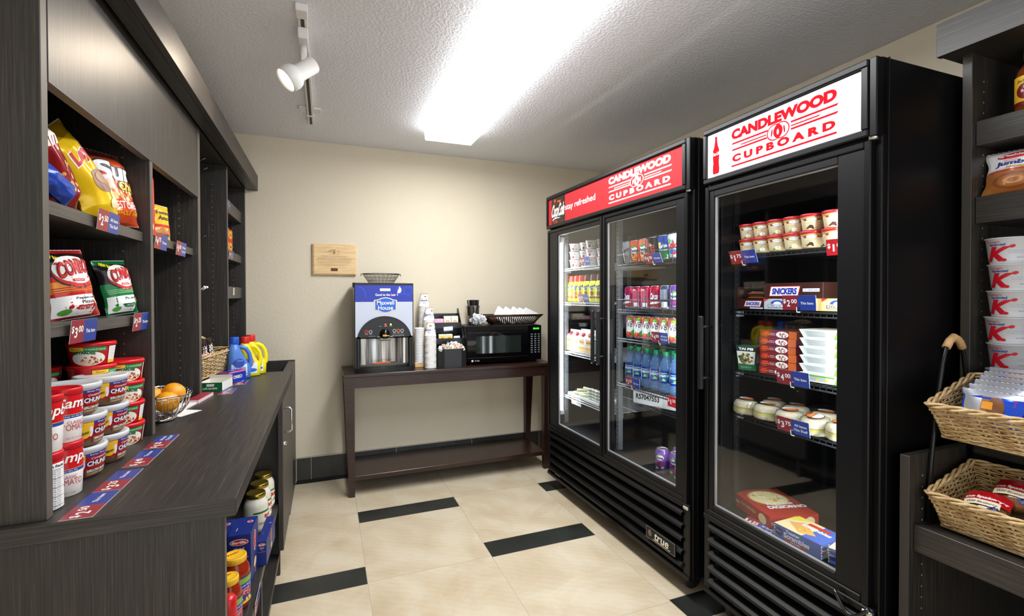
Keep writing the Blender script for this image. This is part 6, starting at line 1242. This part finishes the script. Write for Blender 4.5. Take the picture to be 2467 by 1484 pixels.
def lc(b,fn,W,H):
    b.text(fn,'LEAN',W*.16,H*.72,H*.2,G('#ff5a2c'),.0008,w=W*.16,bold=.05); b.text(fn,'CUISINE',W*.16,H*.45,H*.24,G('#ff5a2c'),.0008,w=W*.24,bold=.05); b.text(fn,'Comfort',W*.14,H*.2,H*.14,G('#e8b04a'),.0008,w=W*.14); b.text(fn,'Meatloaf',W*.36,H*.62,H*.13,G(WH),.0008,w=W*.13); b.text(fn,'Potatoes',W*.36,H*.42,H*.13,G(WH),.0008,w=W*.13)
    b.disc(fn,W*.62,H*.5,W*.17,H*.42,G('#efe9df'),.0006,20); blob(b,fn,W*.65,H*.48,H*.34,['#b5432c','#d8743a','#7a2a1c','#e0a070'],18,7,.001,1.6,1,.3); b.patch(fn,W*.8,W,0,H,G('#c9622c'),.0004)
for k in range(6): carton('frozen_meal_box','dark red frozen meal box, %s from the bottom of the stack of six'%ORD[k],'frozen meal box',.15,.13,.0283,{'front':lc,'left':lambda b,fn,W,H:b.patch(fn,0,W,0,H,G('#6d1c20'),.0003)},(1.602+.002*(k%2),1.312-.002*(k%3),1.0315+.0287*k),FU(.05),base='#7d1f24')
for k in range(6):
    T=thing('frozen_meal_tray','white frozen meal carton with green corners, %s from the bottom of its stack'%ORD[k],'frozen meal box',group='white frozen meal cartons'); b=MB(); w,h,d=.145,.0305,.14
    b.add([(-w/2+.012,0.004,0),(w/2-.012,.004,0),(w/2-.012,d,0),(-w/2+.012,d,0),(-w/2,-.006,h),(w/2,-.006,h),(w/2,d,h),(-w/2,d,h)],[(0,1,5,4),(1,2,6,5),(2,3,7,6),(3,0,4,7),(4,5,6,7),(3,2,1,0)],G('#e9ebe6',.35))
    fk=lambda u,v,e=0:Vector((u*(1+.16*v/.03),.004-.010*v/.03-e,v)); b.poly(fk,[(-.045,.004),(.03,.004),(.018,.027),(-.05,.027)],G('#cdd3cf'),.0005)
    for i in range(5): b.patch(fk,-.042,.018,.007+.004*i,.0082+.004*i,G('#7a837d'),.0008)
    b.poly(fk,[(.045,.0),(.060,.0),(.062,.030),(.052,.026)],G('#7fb53a'),.0006)
    if k==0: b.patch(fk,-.055,.045,.021,.026,G('#6aa83a'),.0009); [b.disc(fk,-.04+.03*i,.01,.005,.005,G('#e8d23a'),.0009,12) for i in range(3)]
    b.build('carton_body',T); setM(T,(1.608-.0015*k,1.143-.001*k+.002*(k%2),1.0315+.0311*k),FU(.05),(0,0,1))
# sandwiches
brd,nt,bs=nodes('sandwich_bread',.7); tn=N(nt,'ShaderNodeTexNoise',Scale=40.0,Detail=5.0); rr=ramp(nt,tn.outputs[0],[(.3,'#b59a78'),(.5,'#d9c8aa'),(.7,'#ece0c8')]); nt.links.new(rr.outputs[0],bs.inputs['Base Color'])
def sand():
    T=thing('wrapped_sandwich',None,'sandwich'); b=MB(); b.lathe([(0,0),(.042,.0),(.047,.006),(.047,.016,G('#c9c05a',.5)),(.0475,.024,G('#a88a70',.5)),(.046,.028,brd),(.047,.036,brd),(.040,.05,brd),(.02,.056),(0,.057)],brd,26); b.build('bread',T)
    b=MB(); n=22; pf_=[(0,-.001),(.044,-.0008),(.051,.006),(.0515,.03),(.044,.052),(.022,.0595),(0,.0605)]
    vs=[]
    for i in range(n):
        a=2*PI*i/n
        for r,z in pf_: q=r*(1+.05*math.sin(5*a+z*90)+.03*math.sin(11*a)); vs.append((q*math.cos(a),q*math.sin(a),z))
    k=len(pf_); b.add(vs,[(i*k+j,((i+1)%n)*k+j,((i+1)%n)*k+j+1,i*k+j+1) for i in range(n) for j in range(k-1)],FILM); b.build('plastic_wrap',T)
    l=MB(); f=lambda u,v,e=0:Vector((u,v,.0615+e-max(0,(u*u+v*v)-.0003)*2.0)); l.disc(f,0,0,.029,.029,G('#1f1a16'),0,26,4); l.disc(f,0,0,.027,.027,G('#d8622c'),.0004,26,4); l.disc(f,0,0,.026,.026,G('#e6e8ee'),.0008,26,4,a0=PI,a1=2*PI); l.text(f,'fresh',0,.011,.007,G('#f0c83a'),.001,w=.03,bold=.04); l.text(f,'turkey',0,-.009,.005,G('#333333'),.0012,w=.02); l.build('round_sticker',T); return T
sd=sand(); fst=True
for i,(x,y,z,l,a,t) in enumerate(((1.612,1.462,.8535,'leftmost in the front row',2.9,.1),(1.612,1.363,.8535,'second in the front row',3.2,.15),(1.612,1.262,.8535,'third in the front row',2.6,0),(1.612,1.160,.8535,'fourth in the front row',.2,.18),(1.612,1.070,.8535,'rightmost in the front row',.4,0),(1.708,1.41,.8535,'leftmost in the back row',3.0,.1),(1.708,1.31,.8535,'second in the back row',3.3,.12),(1.708,1.195,.8535,'third in the back row',2.8,.1),(1.708,1.10,.8535,'rightmost in the back row',.5,.1))):
    o=sd if fst else dup(sd); fst=False; o.location=(x,y,z); o.rotation_euler=(0,-t*.6,a); tag(o,'film-wrapped round sandwich on the fourth freezer shelf, '+l,None,'wrapped sandwiches')
# pizza and scrambles boxes on the freezer floor
ZL=.4515
def pz(b,fn,W,H): b.patch(fn,0,W,0,H,G('#a8281f',.35),.0003); b.disc(fn,W*.36,H*.5,W*.3,H*.40,G('#c98a4a'),.0006,28); b.disc(fn,W*.36,H*.5,W*.27,H*.36,G('#eedd9e'),.001,28); blob(b,fn,W*.36,H*.5,H*.3,['#f4ecc4','#d9a05a','#e0c070','#f8f2d8'],30,4,.0013,1,1,.14); b.text(fn,'DIGIORNO',W*.7,H*.62,W*.1,G(WH),.0009,w=H*.8,bold=.05,rot=-PI/2+PI); b.text(fn,'For One',W*.58,H*.55,W*.08,G(WH),.0016,w=H*.55,bold=.04,rot=PI/2)
def pzf(b,fn,W,H): b.text(fn,'FOUR CHEESE PIZZA',W*.45,H*.6,H*.18,G('#f0d0a0'),.0006,w=W*.4); b.text(fn,'DIGIORNO',W*.12,H*.5,H*.2,G(WH),.0006,w=W*.18); b.disc(fn,W*.82,H*.5,W*.1,H*.35,G('#e2cf94'),.0006,18)
carton('frozen_pizza_box','red frozen pizza box lying on the freezer floor','frozen pizza box',.24,.20,.055,{'front':pzf,'right':pzf,'top':lambda b,fn,W,H:pz(b,fn,W,H)},(1.575,1.405,ZL+.002),(-.26,-.97,0),base='#a8281f')
def sc(b,fn,W,H):
    b.patch(fn,0,W,0,H,G('#4a63ac',.35),.0003); b.disc(fn,W*.12,H*.55,H*.3,H*.3,G('#20306e'),.0006,18); b.text(fn,'Pillsbury',W*.12,H*.55,H*.1,G(WH),.001,w=H*.45); b.text(fn,'Toaster',W*.42,H*.78,H*.22,G(WH),.0008,w=W*.3,bold=.03); b.text(fn,'Scrambles',W*.5,H*.48,H*.36,G(WH),.0008,w=W*.55,bold=.03); b.patch(fn,W*.25,W*.72,H*.08,H*.26,G('#c8452f'),.0008); b.text(fn,'BACON',W*.48,H*.17,H*.13,G(WH),.0012,w=W*.2)
    for i in range(5): b.patch(fn,0,W*.03,H*(.05+.19*i),H*(.13+.19*i),G('#e8dc4a'),.0008)
def sct(b,fn,W,H): b.patch(fn,0,W,0,H,G('#4a63ac',.35),.0003); b.patch(fn,0,W*.6,0,H,G('#f0cf9a'),.0005); b.poly(fn,[(W*.1,H*.45),(W*.5,H*.08),(W*.75,H*.3),(W*.3,H*.75)],G('#d9a25a'),.0008); blob(b,fn,W*.48,H*.35,H*.12,['#e8b82a','#d8632c','#f2d84a'],14,3,.0012); b.patch(fn,W*.35,W*.8,H*.72,H*.86,G('#c8322c'),.0012); b.text(fn,'Scrambles',W*.6,H*.62,H*.16,G(WH),.0014,w=W*.6,bold=.03); b.poly(fn,[(0,H*.5),(W*.3,H),(0,H)],G('#e8d84a'),.0009)
carton('breakfast_pastry_box','blue and orange breakfast pastry box in front of the pizza box','frozen food box',.175,.13,.05,{'front':sc,'right':sc,'top':sct},(1.533,1.173,ZL+.002),(.02,-1,0),base='#4a63ac')
carton('breakfast_pastry_box','blue and yellow breakfast pastry box at the right edge of the freezer floor','frozen food box',.12,.13,.05,{'front':sc,'top':sct,'left':lambda b,fn,W,H:b.patch(fn,0,W,0,H,G('#e8d84a'),.0004)},(1.56,1.01,ZL+.002),(.25,-.97,0),base='#4a63ac')
# price tags
FR_=(0,-1,0)
price_tag('1.75',['This Item'],'price tag reading $1.75 below the ice cream tubs',(1.548,1.413,1.466),FR_,(-.35,0,1),clip=True)
price_tag('2.00',['This Item'],'price tag reading $2.00 below the ice cream bar cartons',(1.552,1.182,1.286),FR_,(-.08,0,1),clip=True)
price_tag('4.00',['This Item'],'price tag reading $4.00 below the stacked frozen meals',(1.552,1.204,1.017),FR_,(-.12,0,1),clip=True)
price_tag('3.75',['All Items','This Shelf'],'price tag reading $3.75 below the wrapped sandwiches',(1.552,1.202,.845),FR_,(-.12,0,1),clip=True)
price_tag('4.25',['All Items','This Shelf'],'price tag lying on the freezer floor before the pizza box',(1.508,1.325,ZL+.001),(.12,-1,0),(1,.1,.25))
price_tag('1.00',[' '],'red price tag at the right end of the top freezer shelf',(1.552,1.02,1.47),FR_,(-.1,0,1),red='#c8232b',blue='#c8232b')
price_tag('1.50',['This Item'],'price tag reading $1.50 below the tilted row of cans',(1.548,1.965,1.502),FR_,(-.4,.0,1),clip=True)
price_tag('4.00',['All Items','This Shelf'],'price tag reading $4.00 below the vegetable juice cans',(1.552,1.925,1.103),FR_,(-.12,.0,1),clip=True)
price_tag('2.25',['This Item'],'price tag below the leftmost water bottles',(1.552,2.152,.838),FR_,(-.05,.08,1),clip=True)
price_tag('1.50',['This Item'],'red price tag at the right end of the water bottle shelf',(1.552,1.805,.80),FR_,(-.05,0,1),red='#c8232b',blue='#c8232b')
price_tag('1.00',['This Item'],'price tag below the yogurt cups',(1.552,2.655,1.533),FR_,(-.2,0,1),clip=True)
price_tag('2.25',['This Item'],'price tag below the yellow milk bottles',(1.548,2.66,1.297),FR_,(-.3,0,1),red='#a0464e',blue='#3a4a80',clip=True)
price_tag('1.25',['This Item'],'red and white price tag below the string cheese tray',(1.552,2.775,.608),FR_,(-.1,0,1),red='#c8323a',blue='#e6e6ee')
